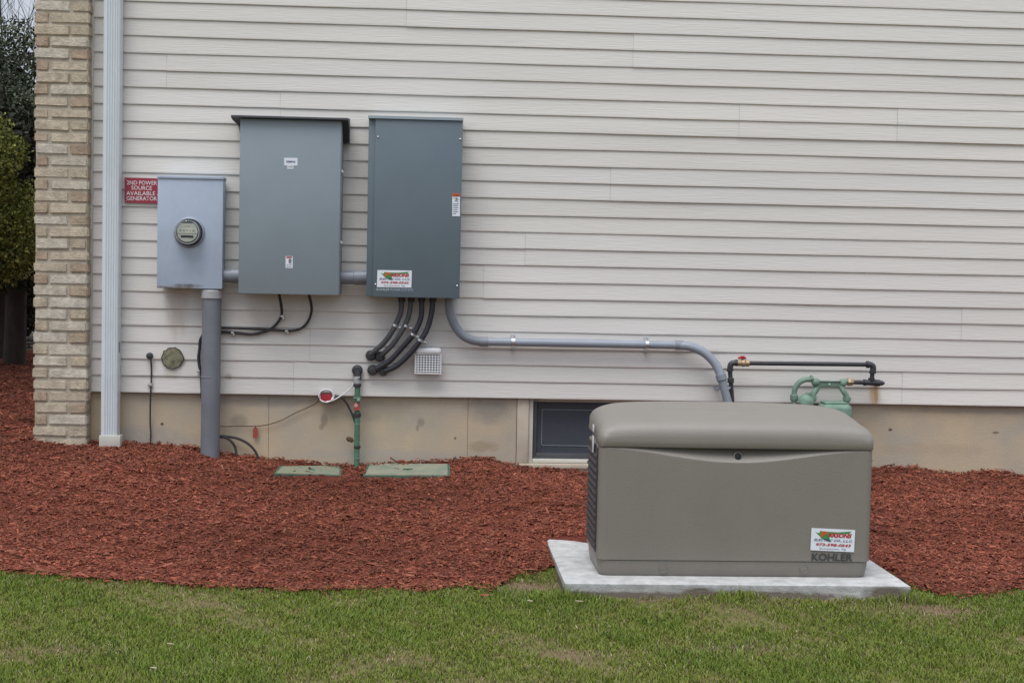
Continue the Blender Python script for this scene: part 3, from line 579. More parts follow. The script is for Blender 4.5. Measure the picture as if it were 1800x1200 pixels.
# red device with a coil of white wire
rb = thing('telephone_ground_box', 'small red terminal box with white wire coiled round it at the siding edge', 'terminal box', W(573, 707, -.01))
a, b = W(562, 706, -.03), W(584, 692, -.03); bm = NB(); box(bm, (a.x, -.04, a.z), (b.x, -.004, b.z), .006, 3); obj('body', bm, M['red'], rb)
bm = NB(); box(bm, (a.x+.004, -.032, b.z+.001), (b.x-.006, -.003, b.z+.02), .003); obj('bracket', bm, M['zinc'], rb)
bm = NB(); c_ = W(573.5, 695.5, -.045); tube(bm, [c_+Vector((math.cos(t)*.046*(1-.004*t), .006*math.sin(t*.5), math.sin(t)*.038)) for t in np.linspace(-2.6, 9.5, 44)], .0037, 8); tube(bm, [c_+Vector((math.cos(t)*.040, .004, math.sin(t)*.034+.002)) for t in np.linspace(-.7, 3.6, 16)], .0034, 8)
obj('wire_coil', bm, M['white'], rb)
for px, py in [(560, 701), (571, 707), (579, 706.5)]: c_ = W(px, py, -.045); obj('cable_tie', box(NB(), c_-Vector((.005, .005, .007)), c_+Vector((.005, .005, .007)), .002), M['black'], rb)
bm = NB(); c_ = W(592, 697, -.02); lathe(bm, W(585, 697, -.02), (1, 0, .05), [(0, .016), (.02, .018), (.035, .012), (.045, .003)], 12, squash=.6); obj('grommet', bm, M['boot'], rb)
cable('cable', 'white wire rising from the red terminal box to the green post', 'wire', [(574, 706, -.045), (586, 703, -.045), (600, 695, -.04), (612, 686, -.04), (620, 677, -.045), (626, 664, -.05)], .0042, M['white'])
cable('cable', 'black cable dropping from the siding edge behind the green post', 'cable', [(590, 696, .0), (600, 698, -.01), (608, 707, -.01), (616, 721, -.012), (622, 735, -.02), (626, 750, -.03)], .0066, M['black_cable'])
cable('cable', 'thin sagging wire along the foundation from the riser pipe to the red terminal box', 'wire', [(380, 748, .012), (395, 749, .012), (425, 748.5, .012), (449, 748.5, .012), (470, 746, .012), (495, 738, .012), (520, 725, .012), (545, 714, .012), (555, 709, -.01), (563, 702, -.03)], .0028, M['leafdry'])
tg = thing('wire_tag', 'small faded red tag hanging from the thin sagging wire', 'tag', W(449, 770, .01))
a, b, c = W(444.5, 769, .008), W(453, 769.5, .008), W(445, 750.5, .008); bm = NB(); prism(bm, [a, b, b+(c-a)*.85, b+(c-a)*1.0-(b-a)*.2, c+(b-a)*.2, c-(c-a)*.15], (0, .002, 0)); obj('plate', bm, M['tag_red'], tg, 0)
bm = NB(); tube(bm, [W(449, 752, .008), W(449, 748, .008)], .0022, 6); obj('tie', bm, M['black'], tg)
for lab, P in [('black cable arching out of the riser base and into the mulch nearby, inner of two', [(380, 768, -.03), (394, 768, -.03), (405, 774, -.03), (413, 785, -.03), (416, 800, -.04)]),
               ('black cable arching farther from the riser base across the foundation, outer of two', [(380, 766, -.02), (400, 767, -.015), (420, 771, -.012), (438, 781, -.012), (450, 795, -.015), (456, 812, -.02)])]:
    cable('cable', lab, 'cable', P, .0078, M['black_cable'], group='cables at the riser base')
# ------------------------------------------------------------------ green post with ground clamps
gp = thing('water_pipe_post', 'green taped upright pipe capped by a round black fitting, standing between the two green lids', 'pipe', W(627, 822, -.05))
x_, Yg_ = 627.5, -.045
bm = NB(); tube(bm, [W(626.8, 835, Yg_), W(628.6, 672, Yg_)], .0165, 18, curve=False); obj('pipe', bm, M['green_post'], gp)
c_ = W(628.5, 650, 0); bm = NB(); lathe(bm, (c_.x, -.002, c_.z), (0, -1, 0), [(0, .031), (.03, .033), (.045, .030), (.052, .02)], 20); tube(bm, [(c_.x, -.035, c_.z), W(628.5, 668, Yg_)], .024, 14, curve=False); obj('cap_fitting', bm, M['boot'], gp)
for py, h_, m_, rr in [(668, .024, 'hub', .023), (676.5, .010, 'boot', .024), (699, .004, 'green_gas', .024), (729, .012, 'boot', .022), (785, .008, 'boot', .0205), (805, .004, 'green_gas', .019), (745, .003, 'green_gas', .0185)]:
    c_ = W(x_+.4, py, Yg_); bm = NB(); lathe(bm, c_-Vector((0, 0, h_)), (0, 0, 1), [(0, rr*.95), (h_*.3, rr), (h_*1.7, rr), (h_*2, rr*.95)], 18, squash=1); obj('clamp', bm, M[m_], gp)
bm = NB(); c_ = W(630, 703, Yg_-.02); lathe(bm, c_, (.3, -1, -.3), [(0, .012), (.012, .010), (.02, .006)], 10); obj('clamp_screw', bm, M['green_gas'], gp)
a, b, c = W(621, 721, Yg_-.026), W(633, 721, Yg_-.026), W(621, 708, Yg_-.026); bm = NB(); prism(bm, [a, b, b+(c-a), c], (0, .003, 0)); t_ = obj('id_tag', bm, M['tag_red'], gp, 0)
bm = NB(); c_ = W(625.8, 712.5, Yg_-.0275); tube(bm, [c_+Vector((.007*math.cos(t), 0, .007*math.sin(t))) for t in np.linspace(0, 6.2832, 13)], .002, 6, caps=False); obj('eyelet', bm, M['white'], t_)
lf = thing('dry_leaf', 'curled dry brown leaf caught on the left side of the green post', 'leaf', W(615, 776, -.02))
c_ = W(615, 772, -.02); bm = NB(); bmesh.ops.create_uvsphere(bm, u_segments=12, v_segments=8, radius=1, matrix=Matrix.Translation(c_) @ Matrix.Rotation(.5, 4, 'Y') @ Matrix.Diagonal((.024, .006, .015, 1)))
for v in bm.verts: v.co += Vector((random.uniform(-.003, .003), random.uniform(-.003, .003), random.uniform(-.003, .003)))
obj('blade', bm, M['leafdry'], lf)
# ------------------------------------------------------------------ green valve box lids in the mulch
def lid(label, pts, z, th, rim, top_='green_lid'):
    P = []
    for x, y in pts:
        p = G(x, y, .28)
        for _ in range(12): p = G(x, y, float(H(p.x, min(p.y, -.05)))+z)
        P.append(p)
    zf = [P[0].z, P[1].z]; c_ = sum(P, Vector())/len(P)
    t = thing('valve_box', label, 'valve box', c_, 'green valve box lids in the mulch')
    bm = NB(); prism(bm, [p+(p-c_).normalized()*-.004 for p in P], (0, 0, th)); bmesh.ops.bevel(bm, geom=[e for e in bm.edges], offset=.003, segments=2, affect='EDGES'); obj('lid', bm, M[top_], t)
    bm = NB(); P2 = [p+(p-c_).normalized()*.012 for p in P]; prism(bm, [p-Vector((0, 0, .05)) for p in P2], (0, 0, .05+th*.35)); obj('rim', bm, M[rim], t)
    q = c_+Vector((0, 0, th+.0005)); bm = NB(); box(bm, q-Vector((.03, .012, .001)), q+Vector((.03, .012, .002)), .001); obj('finger_grip', bm, M['green_post'], t)
LZ1 = max(float(H(W(x, 820).x, -.3)) for x in (490, 540, 600))+.008; LZ2 = max(float(H(W(x, 820).x, -.3)) for x in (650, 710, 780))+.006
lid('worn green valve box lid partly sunk in the mulch, left of the green post', [(484, 833), (597, 836), (600, 819), (494, 820.5)], .000, .007, 'lid_rim')
lid('rectangular green valve box lid with a raised rim, right of the green post', [(641, 836), (788, 837), (788, 817), (650, 816)], .007, .009, 'lid_rim', 'tan_lid')
# ------------------------------------------------------------------ gas line and meter behind the generator
gl = thing('gas_pipe', 'black steel gas pipe run with a red-handled valve above the generator', 'gas pipe', W(1410, 640, -.06))
YG = -.10; r = .0138
def fit(bm, P, r, n=6): return tube(bm, P, r, 14, n=n)
bm = NB(); fit(bm, [W(1300, 638, YG), W(1526, 640.5, YG)], r); obj('pipe', bm, M['gas_black'], gl)
bm = NB(); fit(bm, [W(1297, 637.5, YG), W(1289, 638, YG), W(1284.5, 641, YG), W(1283, 650, YG)], .018); lathe(bm, W(1296, 637.6, YG), (1, 0, 0), [(-.012, .021), (0, .021)], 8); lathe(bm, W(1283, 649, YG), (0, 0, -1), [(-.002, .021), (.012, .021)], 14); obj('elbow', bm, M['gas_black'], gl)
bm = NB(); fit(bm, [W(1283, 650, YG), W(1285, 676, YG), W(1287, 705, YG), W(1292, 800, YG)], r); lathe(bm, W(1284.5, 664, YG), (0, 0, -1), [(0, .018), (.003, .021), (.028, .021), (.03, .018)], 14); obj('drop_pipe', bm, M['gas_black'], gl)
bm = NB(); lathe(bm, W(1296, 637.8, YG), (1, 0, -.01), [(0, .019), (.018, .019), (.02, .015), (.03, .022), (.044, .022), (.05, .017), (.055, .020), (.072, .020)], 16); vl = obj('ball_valve', bm, M['brass'], gl)
c_ = W(1305, 631, YG); bm = NB(); lathe(bm, c_+Vector((0, 0, -.008)), (0, 0, 1), [(0, .006), (.012, .006)], 10); box(bm, c_+Vector((-.026, -.011, .000)), c_+Vector((.022, .011, .013)), .003); box(bm, c_+Vector((-.012, -.011, .006)), c_+Vector((.012, .011, .020)), .003); obj('handle', bm, M['red'], vl)
bm = NB(); fit(bm, [W(1523, 640.5, YG), W(1530, 641, YG), W(1534.5, 645, YG), W(1534, 655, YG)], .019); lathe(bm, W(1523, 640.5, YG), (1, 0, 0), [(0, .022), (.014, .022)], 14); lathe(bm, W(1534, 652, YG), (0, 0, -1), [(0, .022), (.014, .022)], 14); obj('elbow', bm, M['gas_black'], gl)
bm = NB(); fit(bm, [W(1534, 650, YG), W(1532, 672, YG)], r); obj('nipple', bm, M['gas_black'], gl)
bm = NB(); lathe(bm, W(1518, 672, YG), (1, 0, -.02), [(0, .020), (.014, .020), (.016, .017), (.07, .017), (.072, .021), (.1, .021), (.102, .016), (.118, .015), (.124, .009), (.13, .008)], 16); lathe(bm, W(1532, 664, YG), (0, 0, -1), [(0, .020), (.014, .020), (.016, .017), (.03, .017)], 16); obj('tee', bm, M['gas_black'], gl)
c_ = W(1545, 673, YG); bm = NB(); tube(bm, [c_, (c_.x, .0, c_.z)], .012, 12); obj('wall_stub', bm, M['gas_black'], gl)
bm = NB(); fit(bm, [W(1498, 671.5, YG), W(1520, 672, YG)], r); obj('nipple', bm, M['gas_black'], gl)
gm = thing('gas_meter', 'sage green gas meter and regulator piping half hidden behind the generator', 'gas meter', W(1450, 800, -.15))
YR = -.13
bm = NB(); lathe(bm, W(1489, 671, YG), (1, 0, -.01), [(0, .017), (.002, .026), (.018, .028), (.02, .024), (.034, .022), (.04, .016)], 6); obj('union', bm, M['brass'], gm)
bm = NB(); fit(bm, [W(1490, 670, YG), W(1482, 671, YG), W(1478, 678, YG), W(1483, 688, YG-.01), W(1488, 697, YG-.01), W(1489, 712, YG-.01)], .0165); bmesh.ops.create_icosphere(bm, subdivisions=2, radius=.026, matrix=Matrix.Translation(W(1481, 673, YG))); lathe(bm, W(1488.5, 697, YG-.01), (0, 0, -1), [(0, .024), (.02, .026), (.03, .022)], 6); obj('outlet_pipe', bm, M['green_gas'], gm)
a, b = W(1437, 679, YG), W(1480, 669.5, YG); bm = NB(); box(bm, (a.x, YG-.012, a.z), (b.x, YG+.012, b.z), .003); box(bm, (a.x, YG-.02, b.z-.004), (b.x, YG+.012, b.z+.001), .002); obj('meter_bar', bm, M['green_gas'], gm)
c_ = W(1458, 675, YG-.012); bm = NB(); lathe(bm, c_, (0, -1, 0), [(0, .006), (.003, .004)], 8); obj('screw', bm, M['white'], gm)
bm = NB(); fit(bm, [W(1432, 668, YG), W(1437, 675, YG), W(1436, 682, YG), W(1430, 692, YG-.01), W(1428, 705, YG-.01)], .0185); bmesh.ops.create_icosphere(bm, subdivisions=2, radius=.028, matrix=Matrix.Translation(W(1434, 672, YG))); lathe(bm, W(1429, 696, YG-.01), (0, 0, -1), [(0, .022), (.02, .024), (.03, .02)], 8)
lathe(bm, W(1424, 665, YG), (1, 0, -.1), [(0, .021), (.014, .022), (.016, .019)], 8); obj('inlet_pipe', bm, M['green_gas'], gm)
bm = NB(); fit(bm, [W(1428, 667, YG), W(1416, 667, YG), W(1405, 672, YG), W(1398, 682, YG), W(1396, 694, YG), W(1396, 720, YG)], .0165); lathe(bm, W(1396, 693, YG), (0, 0, -1), [(0, .021), (.003, .025), (.03, .025), (.04, .02)], 8); obj('bend_pipe', bm, M['green_gas'], gm)
c_ = W(1416, 695, YR); bm = NB(); lathe(bm, c_+Vector((0, 0, -.05)), (.25, -.15, 1), [(0, .050), (.03, .048), (.048, .035), (.056, .020), (.066, .018), (.068, .006)], 18); rg = obj('regulator', bm, M['green_gas'], gm)
bm = NB(); tube(bm, [c_+Vector((.005, -.01, .0)), c_+Vector((.03, -.012, -.012)), c_+Vector((.05, -.012, -.04))], .006, 8); box(bm, c_+Vector((-.0, -.02, .012)), c_+Vector((.03, -.005, .02)), .002); obj('vent_tube', bm, M['green_gas'], rg)
a, b = W(1440, 850, YR-.06), W(1498, 708, YR-.06); bm = NB(); box(bm, (a.x, YR-.09, a.z), (b.x, YR+.07, b.z-.01), .03, 4); box(bm, (a.x+.02, YR-.06, b.z-.012), (b.x-.03, YR+.05, b.z+.004), .008); obj('meter_body', bm, M['green_gas'], gm)
# ------------------------------------------------------------------ concrete pad
bm = NB(); nx, ny = 120, 50; zp = PADZ; zbtm = -.08
X = np.linspace(PX0, PX1, nx); Yv = np.linspace(PY0, PY1, ny)
box(bm, (PX0+.003, PY0+.003, zbtm), (PX1-.003, PY1-.003, zp-.006))
rows = []
for y in Yv:
    rows.append([bm.verts.new((x, y, zp-(.0 if min(x-PX0, PX1-x, y-PY0, PY1-y) > .012 else .005))) for x in X])
for i in range(ny-1):
    for j in range(nx-1): bm.faces.new((rows[i][j], rows[i][j+1], rows[i+1][j+1], rows[i+1][j]))
per = rows[0]+[r_[-1] for r_ in rows[1:]]+rows[-1][::-1][1:]+[r_[0] for r_ in rows[::-1]][1:-1]
prev = per
for k, zz in enumerate([zp-.02, zp-.035, zp-.06, zbtm]):
    cur = []
    for v in per:
        ox = (-1 if v.co.x < PX0+1e-4 else 1 if v.co.x > PX1-1e-4 else 0); oy = (-1 if v.co.y < PY0+1e-4 else 1 if v.co.y > PY1-1e-4 else 0)
        s_ = (0 if k == 0 else .0015+.0018*math.sin(v.co.x*31+k)*math.sin(v.co.x*13+v.co.y*17+2*k)+random.uniform(0, .0022))+(.001 if k > 0 else 0)
        cur.append(bm.verts.new((v.co.x-ox*s_, v.co.y-oy*s_+0, zz)))
    for i in range(len(per)): j = (i+1) % len(per); bm.faces.new((prev[i], prev[j], cur[j], cur[i]))
    prev = cur
bmesh.ops.recalc_face_normals(bm, faces=bm.faces[:])
pmat = M['pad']
for (px, py), a_, b_ in [((1100, 1046), .55, .035), ((1350, 1044), .45, .03), ((1560, 1042), .14, .05), ((1010, 1044), .18, .03), ((1230, 1038), .1, .03)]:
    p = W(px, py, PY0); stain(pmat, p.x, p.z-.01, a_, b_, (.15, .12, .09), .9, nscale=22, lo=.06, hi=.42)
tag(obj('concrete_pad', bm, pmat, None, 30), 'low pale grey concrete pad under the tan generator', 'concrete pad')
# ------------------------------------------------------------------ generator
GX0, GX1 = W(1050.5, 940, GY).x, W(1532, 940, GY).x
GW_ = GX1-GX0; GD = .50; cx, cyy = (GX0+GX1)/2, GY+GD/2
gen = thing('standby_generator', 'tan-grey box-shaped standby generator with a rounded lid on the concrete pad', 'generator', (cx, cyy, PADZ))
ZS = W(1290, 788, GY).z                      # seam under the lid
def outline(hw, hd, r, nf=72, ns=12, nc=8):
    pts = []; rb = max(r, min(.11, hd-.01, r*2.6))
    def seg(a, b, n): return [(a[0]+(b[0]-a[0])*i/n, a[1]+(b[1]-a[1])*i/n) for i in range(n)]
    def arc(c, a0, r): return [(c[0]+r*math.cos(a0+math.pi/2*i/nc), c[1]+r*math.sin(a0+math.pi/2*i/nc)) for i in range(nc)]
    pts += seg((-hw+r, -hd), (hw-r, -hd), nf)+arc((hw-r, -hd+r), -math.pi/2, r)+seg((hw, -hd+r), (hw, hd-rb), ns)+arc((hw-rb, hd-rb), 0, rb)
    pts += seg((hw-rb, hd), (-hw+rb, hd), nf)+arc((-hw+rb, hd-rb), math.pi/2, rb)+seg((-hw, hd-rb), (-hw, -hd+r), ns)+arc((-hw+r, -hd+r), math.pi, r)
    return pts
hw, hd = GW_/2, GD/2
ht = ZS-PADZ
xb = lambda px: (W(px, 800, GY).x-cx)
def recess(x, z):                            # finger scoop under the lid: how far the front is pushed in
    u = (x-.0)/(hw-.045)
    if abs(u) >= 1: return 0
    zc = ht-.006-.058*(math.cos(math.pi*u)*.5+.5)**.9
    return max(0, z-zc)*.85
bm = NB(); rings = []
zl = [(-.002, .020), (.004, .015), (.014, .010), (.045, .006), (.070, .004), (.0715, .0062), (.0745, .0062), (.076, 0)]
zl += [(z, 0) for z in np.linspace(.12, ht-.09, 8)]+[(z, 0) for z in np.linspace(ht-.075, ht-.004, 26)]+[(ht+.002, .012), (ht+.045, .02)]
for z, ins in zl:
    ring = []
    for x, y in outline(hw-ins, hd-ins, .034 if z > .07 else .045):
        dy = recess(x, min(z, ht-.004)) if y < -hd+ins+.004 else 0
        bow = .004*math.sin(math.pi*min(1, max(0, (z-.08)/(ht-.08))))*(1-(x/hw)**2) if y < -hd+ins+.004 and z > .076 else 0
        ring.append(bm.verts.new((cx+x, cyy+y+dy-bow, PADZ+z)))
    rings.append(ring)
n_ = len(rings[0])
for a_, b_ in zip(rings, rings[1:]):
    for i in range(n_): bm.faces.new((a_[i], a_[(i+1) % n_], b_[(i+1) % n_], b_[i]))
bm.faces.new(rings[0][::-1]); bm.faces.new(rings[-1]); obj('body', bm, M['gen'], gen, 28)
# lid
bm = NB(); rings = []
def top(y): return .100+.078*max(0, min(1, (y+hd)/(2*hd)))**.6       # the lid rises from its front edge to the back
def flare(x, y, z):                          # the lower edge of the lid sweeps up along both ends
    t = min(1, max(0, (y+hd-.025)/.11)); t = t*t*(3-2*t); return z+(.036*t*max(0, 1-z/.06) if abs(x) > hw-.06 else 0)
low = [(.003, .022, .018), (-.001, .004, .012), (.0, -.001, .03), (.004, -.004, .035), (.03, -.005, .04), (.045, -.004, .042)]
for z, ins, r_ in low: rings.append([bm.verts.new((cx+x, cyy+y, PADZ+ht+flare(x, y, z))) for x, y in outline(hw-ins, hd-ins, max(r_, .012))])
for d_, ins, r_ in [(.044, -.003, .045), (.033, .0005, .05), (.024, .006, .055), (.016, .014, .06), (.010, .024, .065), (.005, .038, .07), (.002, .056, .07), (.0005, .08, .06), (0, .11, .05), (0, .15, .04), (0, .19, .03), (0, .215, .02), (0, .235, .012), (0, .246, .004)]:
    rings.append([bm.verts.new((cx+x, cyy+y, PADZ+ht+top(y)-d_-.030*(abs(x)/hw)**4*min(1, (y+hd)/.2+.35))) for x, y in outline(hw-ins, hd-ins, min(r_, hd-ins-.002))])
for a_, b_ in zip(rings, rings[1:]):
    for i in range(n_): bm.faces.new((a_[i], a_[(i+1) % n_], b_[(i+1) % n_], b_[i]))
bm.faces.new(rings[0][::-1]); bm.faces.new(rings[-1]); obj('lid', bm, M['gen'], gen, 60)
# lock
c_ = W(1297.5, 802.5, GY+.012); bm = NB(); lathe(bm, c_+Vector((0, .012, 0)), (0, -1, .25), [(0, .021), (.008, .021), (.010, .018), (.0105, .016)], 24); lk = obj('lid_lock', bm, M['gen'], gen)
bm = NB(); lathe(bm, c_+Vector((0, .0018, .0024)), (0, -1, .25), [(0, .0155), (.003, .0150), (.005, .010)], 24); obj('key_barrel', bm, M['black'], lk)
# round knock-outs on the base
for px, py in [(1165.5, 997.5), (1413, 999)]:
    c_ = W(px, py, GY+.008); bm = NB(); lathe(bm, c_+Vector((0, .004, 0)), (0, -1, 0), [(0, .0225), (.006, .0215), (.008, .0205), (.0075, .0185), (.001, .0180), (.0005, .001)], 28); obj('knock_out', bm, M['gen'], gen)
# louvred left end (and the same at the right end)
for sgn in (-1, 1):
    xe = cx+sgn*hw; bm = NB(); box(bm, (xe-.004, GY+.05, PADZ+.10), (xe+sgn*.0015, GY+GD-.10, PADZ+ht-.012), 0)
    for i in range(13):
        z0 = PADZ+.115+i*.034
        if z0+.03 > PADZ+ht-.01: break
        P_ = [(xe+sgn*.001, z0), (xe+sgn*.011, z0+.006), (xe+sgn*.011, z0+.010), (xe+sgn*.001, z0+.026)]
        prism(bm, [(p, GY+.055, q) for p, q in P_], (0, GD-.16, 0))
    lv = obj('louver_panel', bm, M['gen_dark'], gen, 0)
    if sgn < 0:
        for y0, y1 in ((748, 761), (768, 797)):
            z1_, z0_ = W(1043, y0, GY+.1).z, W(1043, y1, GY+.1).z; bm = NB(); box(bm, (xe-.0135, GY+.13, z0_), (xe-.0115, GY+.18, z1_), .0005); obj('spec_label', bm, M['sticker'], gen)
# front markings
bow = Vector((0, -.0045, 0))
A, B, Cc = W(1424, 966, GY)+bow, W(1500.5, 969.5, GY)+bow, W(1426, 927, GY)+bow
contractor(lambda u, v: A+(B-A)*u+(Cc-A)*v, gen)
A, B, Cc = W(1426, 984.5, GY)+bow*.6, W(1498, 986, GY)+bow*.6, W(1427, 971, GY)+bow
words('lettering', 'KOHLER', A, B, Cc, M['letter_dark'], gen, bold=.03, space=1.0)
# ------------------------------------------------------------------ mulch chips
def in_house(X, Y): return (Y > .03) & (X > BRX0+.01)
LR = []
for o in [o for o in bpy.data.objects if o.name.startswith('rim')]:
    q = [v.co+ORG[o.name] for v in o.data.vertices]; LR.append((min(v.x for v in q), max(v.x for v in q), min(v.y for v in q), max(v.y for v in q)))
def LIDX(X, Y):
    k = np.zeros(len(X), bool)
    for a, b, c, d in LR: k |= (X > a+.005) & (X < b-.005) & (Y > c+.01) & (Y < d)
    return k
def scatter_chips(n, x0, x1, y0f, y1, smin, smax):
    X = rng.uniform(x0, x1, n); yb = np.interp(X, BX, BY); u = rng.random(n)
    Y = (yb-.02)+(y1-yb+.02)*u
    keep = ~in_house(X, Y) & ~((X > PX0-.0) & (X < PX1) & (Y > PY0) & (Y < PY1)) & ~((X > BRX0) & (X < BRX1) & (Y > BRY)) & ~(LIDX(X, Y) & (rng.random(n) > .03))
    return X[keep], Y[keep]
def chips(X, Y, smin, smax, lift=.006):
    n = len(X); L = rng.uniform(smin, smax, n)*rng.choice([.5, .8, 1, 1.2, 2.0], n, p=[.25, .3, .25, .14, .06]); Wd = L*rng.uniform(.14, .34, n); T = rng.uniform(.0015, .004, n)
    yaw = rng.normal(0, .9, n); tl = rng.normal(0, .22, n); rl = rng.normal(0, .35, n)
    c = np.stack([X, Y, H(X, Y)+.006*np.sin(X*23+Y*9)*np.sin(Y*31-X*12)+rng.uniform(-.002, lift, n)+np.abs(np.sin(tl))*L*.3], -1)
    base = np.array([[-.5, -.5, -.5], [.5, -.35, -.5], [.5, .35, -.5], [-.5, .5, -.5], [-.5, -.4, .5], [.5, -.25, .5], [.5, .25, .5], [-.5, .4, .5]])
    v = base[None]*np.stack([L, Wd, T], -1)[:, None]; v = v+rng.normal(0, .0012, v.shape)
    cr, sr = np.cos(rl), np.sin(rl); y_, z_ = v[..., 1]*cr[:, None]-v[..., 2]*sr[:, None], v[..., 1]*sr[:, None]+v[..., 2]*cr[:, None]
    ct, st = np.cos(tl), np.sin(tl); x_, z2 = v[..., 0]*ct[:, None]-z_*st[:, None], v[..., 0]*st[:, None]+z_*ct[:, None]
    ca, sa = np.cos(yaw), np.sin(yaw); x3, y3 = x_*ca[:, None]-y_*sa[:, None], x_*sa[:, None]+y_*ca[:, None]
    V = np.stack([x3, y3, z2], -1)+c[:, None]
    f = np.array([[4, 5, 6, 7], [0, 1, 5, 4], [1, 2, 6, 5], [2, 3, 7, 6], [3, 0, 4, 7]]); Fq = (f[None]+(np.arange(n)*8)[:, None, None]).reshape(-1, 4)
    br = rng.lognormal(-.05, .30, n)[:, None]*(1+.22*np.sin(X*1.9+Y*2.7+1)*np.sin(X*.8-Y*3.1))[:, None]; hue = rng.random(n)[:, None]
    col = np.array([[.225, .064, .036]])*(1-hue)+np.array([[.185, .066, .044]])*hue
    pale = rng.random(n) < .02; col = np.where(pale[:, None], np.array([[.27, .12, .075]]), col)
    t = np.clip(col*br, 0, .6); t = np.repeat(t, 8, 0)
    return V.reshape(-1, 3), Fq, t
sets = []
X, Y = scatter_chips(140000, -2.95, 3.75, None, .03, 0, 0); sets.append(chips(X, Y, .011, .028))
X = rng.uniform(-4.6, BRX0+.02, 26000); Y = rng.uniform(-.2, 8, 26000); sets.append(chips(X, Y, .02, .05))
# chips banked up against the wall foot and spilling over the grass edge
X = rng.uniform(-2.5, 3.7, 2600); Y = rng.uniform(-.06, .035, 2600); k = ~in_house(X, Y) & (X > BRX1); sets.append(chips(X[k], Y[k], .016, .034, .022))
X = rng.uniform(-2.95, 3.7, 1500); Y = np.interp(X, BX, BY)-np.abs(rng.normal(0, .035, 1500)); k = ~((X > PX0-.02) & (X < PX1+.02)); sets.append(chips(X[k], Y[k], .014, .03, .012))
off = 0; VV, FF, TT = [], [], []
for v, f, t in sets: VV.append(v); FF.append(f+off); TT.append(t); off += len(v)
tag(npmesh('mulch_chips', np.vstack(VV), [np.vstack(FF)], M['chip'], tint=np.vstack(TT)), 'red-brown shredded bark mulch covering the bed along the house wall', 'mulch', kind='stuff')
# ------------------------------------------------------------------ grass
def lf2(X, Y, s, ph): return (np.sin(X*s+ph)*np.cos(Y*s*1.3+ph*2.1)+np.sin(X*s*2.3+Y*s*1.7+ph*3)*.6+np.sin(X*s*5.1-Y*s*4.3+ph)*.35)/1.95
n = 300000
X = rng.uniform(-2.75, 2.75, n); Y = rng.uniform(-4.35, -1.75, n)
yb = np.interp(X, BX, BY); edge = yb-Y
keep = (edge > -.03*rng.random(n)) & ~((X > PX0-.004) & (X < PX1+.004) & (Y > PY0-.004))
bare = [(G(935, 1034, 0), .20, .085, 1), (G(1160, 1056, 0), .26, .05, 1), (G(1645, 1072, 0), .20, .08, .95), (G(1430, 1060, 0), .30, .05, .7), (G(1000, 1140, 0), .15, .05, .6), (G(110, 1130, 0), .25, .06, .5), (G(1300, 1130, 0), .25, .07, .5), (G(900, 1190, 0), .3, .06, .5), (G(1690, 1046, 0), .2, .03, .6), (G(1560, 1046, 0), .12, .03, .5), (G(700, 1150, 0), .2, .06, .25), (G(400, 1060, 0), .2, .03, .3)]
bv_ = np.zeros(n)
for p, a_, b_, s_ in bare: bv_ = np.maximum(bv_, s_*np.exp(-(((X-p.x)/a_)**2+((Y-p.y)/b_)**2)))
nz = lf2(X, Y, 2.6, 1.0)*.45+lf2(X, Y, 9, 2.0)*.35+lf2(X, Y, 27, 4.0)*.25
keep &= rng.random(n) > bv_*.88; keep &= rng.random(n) > np.clip(-nz*1.6-.1, 0, .7)
X, Y, bv_, nz = X[keep], Y[keep], bv_[keep], nz[keep]; n = len(X)
hgt = rng.uniform(.012, .030, n)*np.clip(1+.7*nz, .45, 1.7)*(1-.35*bv_); wd = rng.uniform(.0009, .0019, n); az = rng.uniform(0, 6.283, n); lean = rng.uniform(.3, 1.5, n)
straw = rng.random(n) < (.06+.6*bv_+np.clip(-nz, 0, 1)*.36)
lean = np.where(straw, rng.uniform(.8, 1.5, n), lean)
nearpad = np.exp(-((Y-PY0+.03)/.05)**2)*((X > PX0-.15) & (X < PX1+.1))*np.clip(.55+lf2(X, Y, 7, 5.0)*1.3, 0, 1.2); hgt = hgt*(1+1.5*nearpad)
z0 = H(X, Y)-.012; dirx, diry = np.cos(az), np.sin(az); fa = rng.uniform(-.9, .9, n); sx_, sy_ = np.cos(fa), np.sin(fa)*.5
def pt(t, wk):
    h_ = hgt*t*np.cos(lean*t*.8); o_ = hgt*t*np.sin(lean*t*.9)
    bx_, by_ = X+dirx*o_, Y+diry*o_; z = z0+h_
    if wk == 0: return [np.stack([bx_, by_, z], -1)]
    return [np.stack([bx_-sx_*wd*wk, by_-sy_*wd*wk, z], -1), np.stack([bx_+sx_*wd*wk, by_+sy_*wd*wk, z], -1)]
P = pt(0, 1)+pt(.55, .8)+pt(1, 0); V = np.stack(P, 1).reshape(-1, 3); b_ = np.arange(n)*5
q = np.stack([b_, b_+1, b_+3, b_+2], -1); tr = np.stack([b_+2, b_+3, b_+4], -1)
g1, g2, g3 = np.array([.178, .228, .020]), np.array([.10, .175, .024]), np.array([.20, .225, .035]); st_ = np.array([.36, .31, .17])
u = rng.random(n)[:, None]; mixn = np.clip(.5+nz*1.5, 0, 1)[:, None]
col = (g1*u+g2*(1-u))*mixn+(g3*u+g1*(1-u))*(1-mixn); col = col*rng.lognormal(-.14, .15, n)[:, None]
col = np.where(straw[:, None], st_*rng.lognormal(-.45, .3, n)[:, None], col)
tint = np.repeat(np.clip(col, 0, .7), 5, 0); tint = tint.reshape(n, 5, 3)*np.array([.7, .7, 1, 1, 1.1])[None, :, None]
tag(npmesh('grass', V, [q, tr], M['blade'], tint=tint.reshape(-1, 3)), 'short patchy green lawn grass with dry straw blades in front of the mulch', 'grass', kind='stuff')
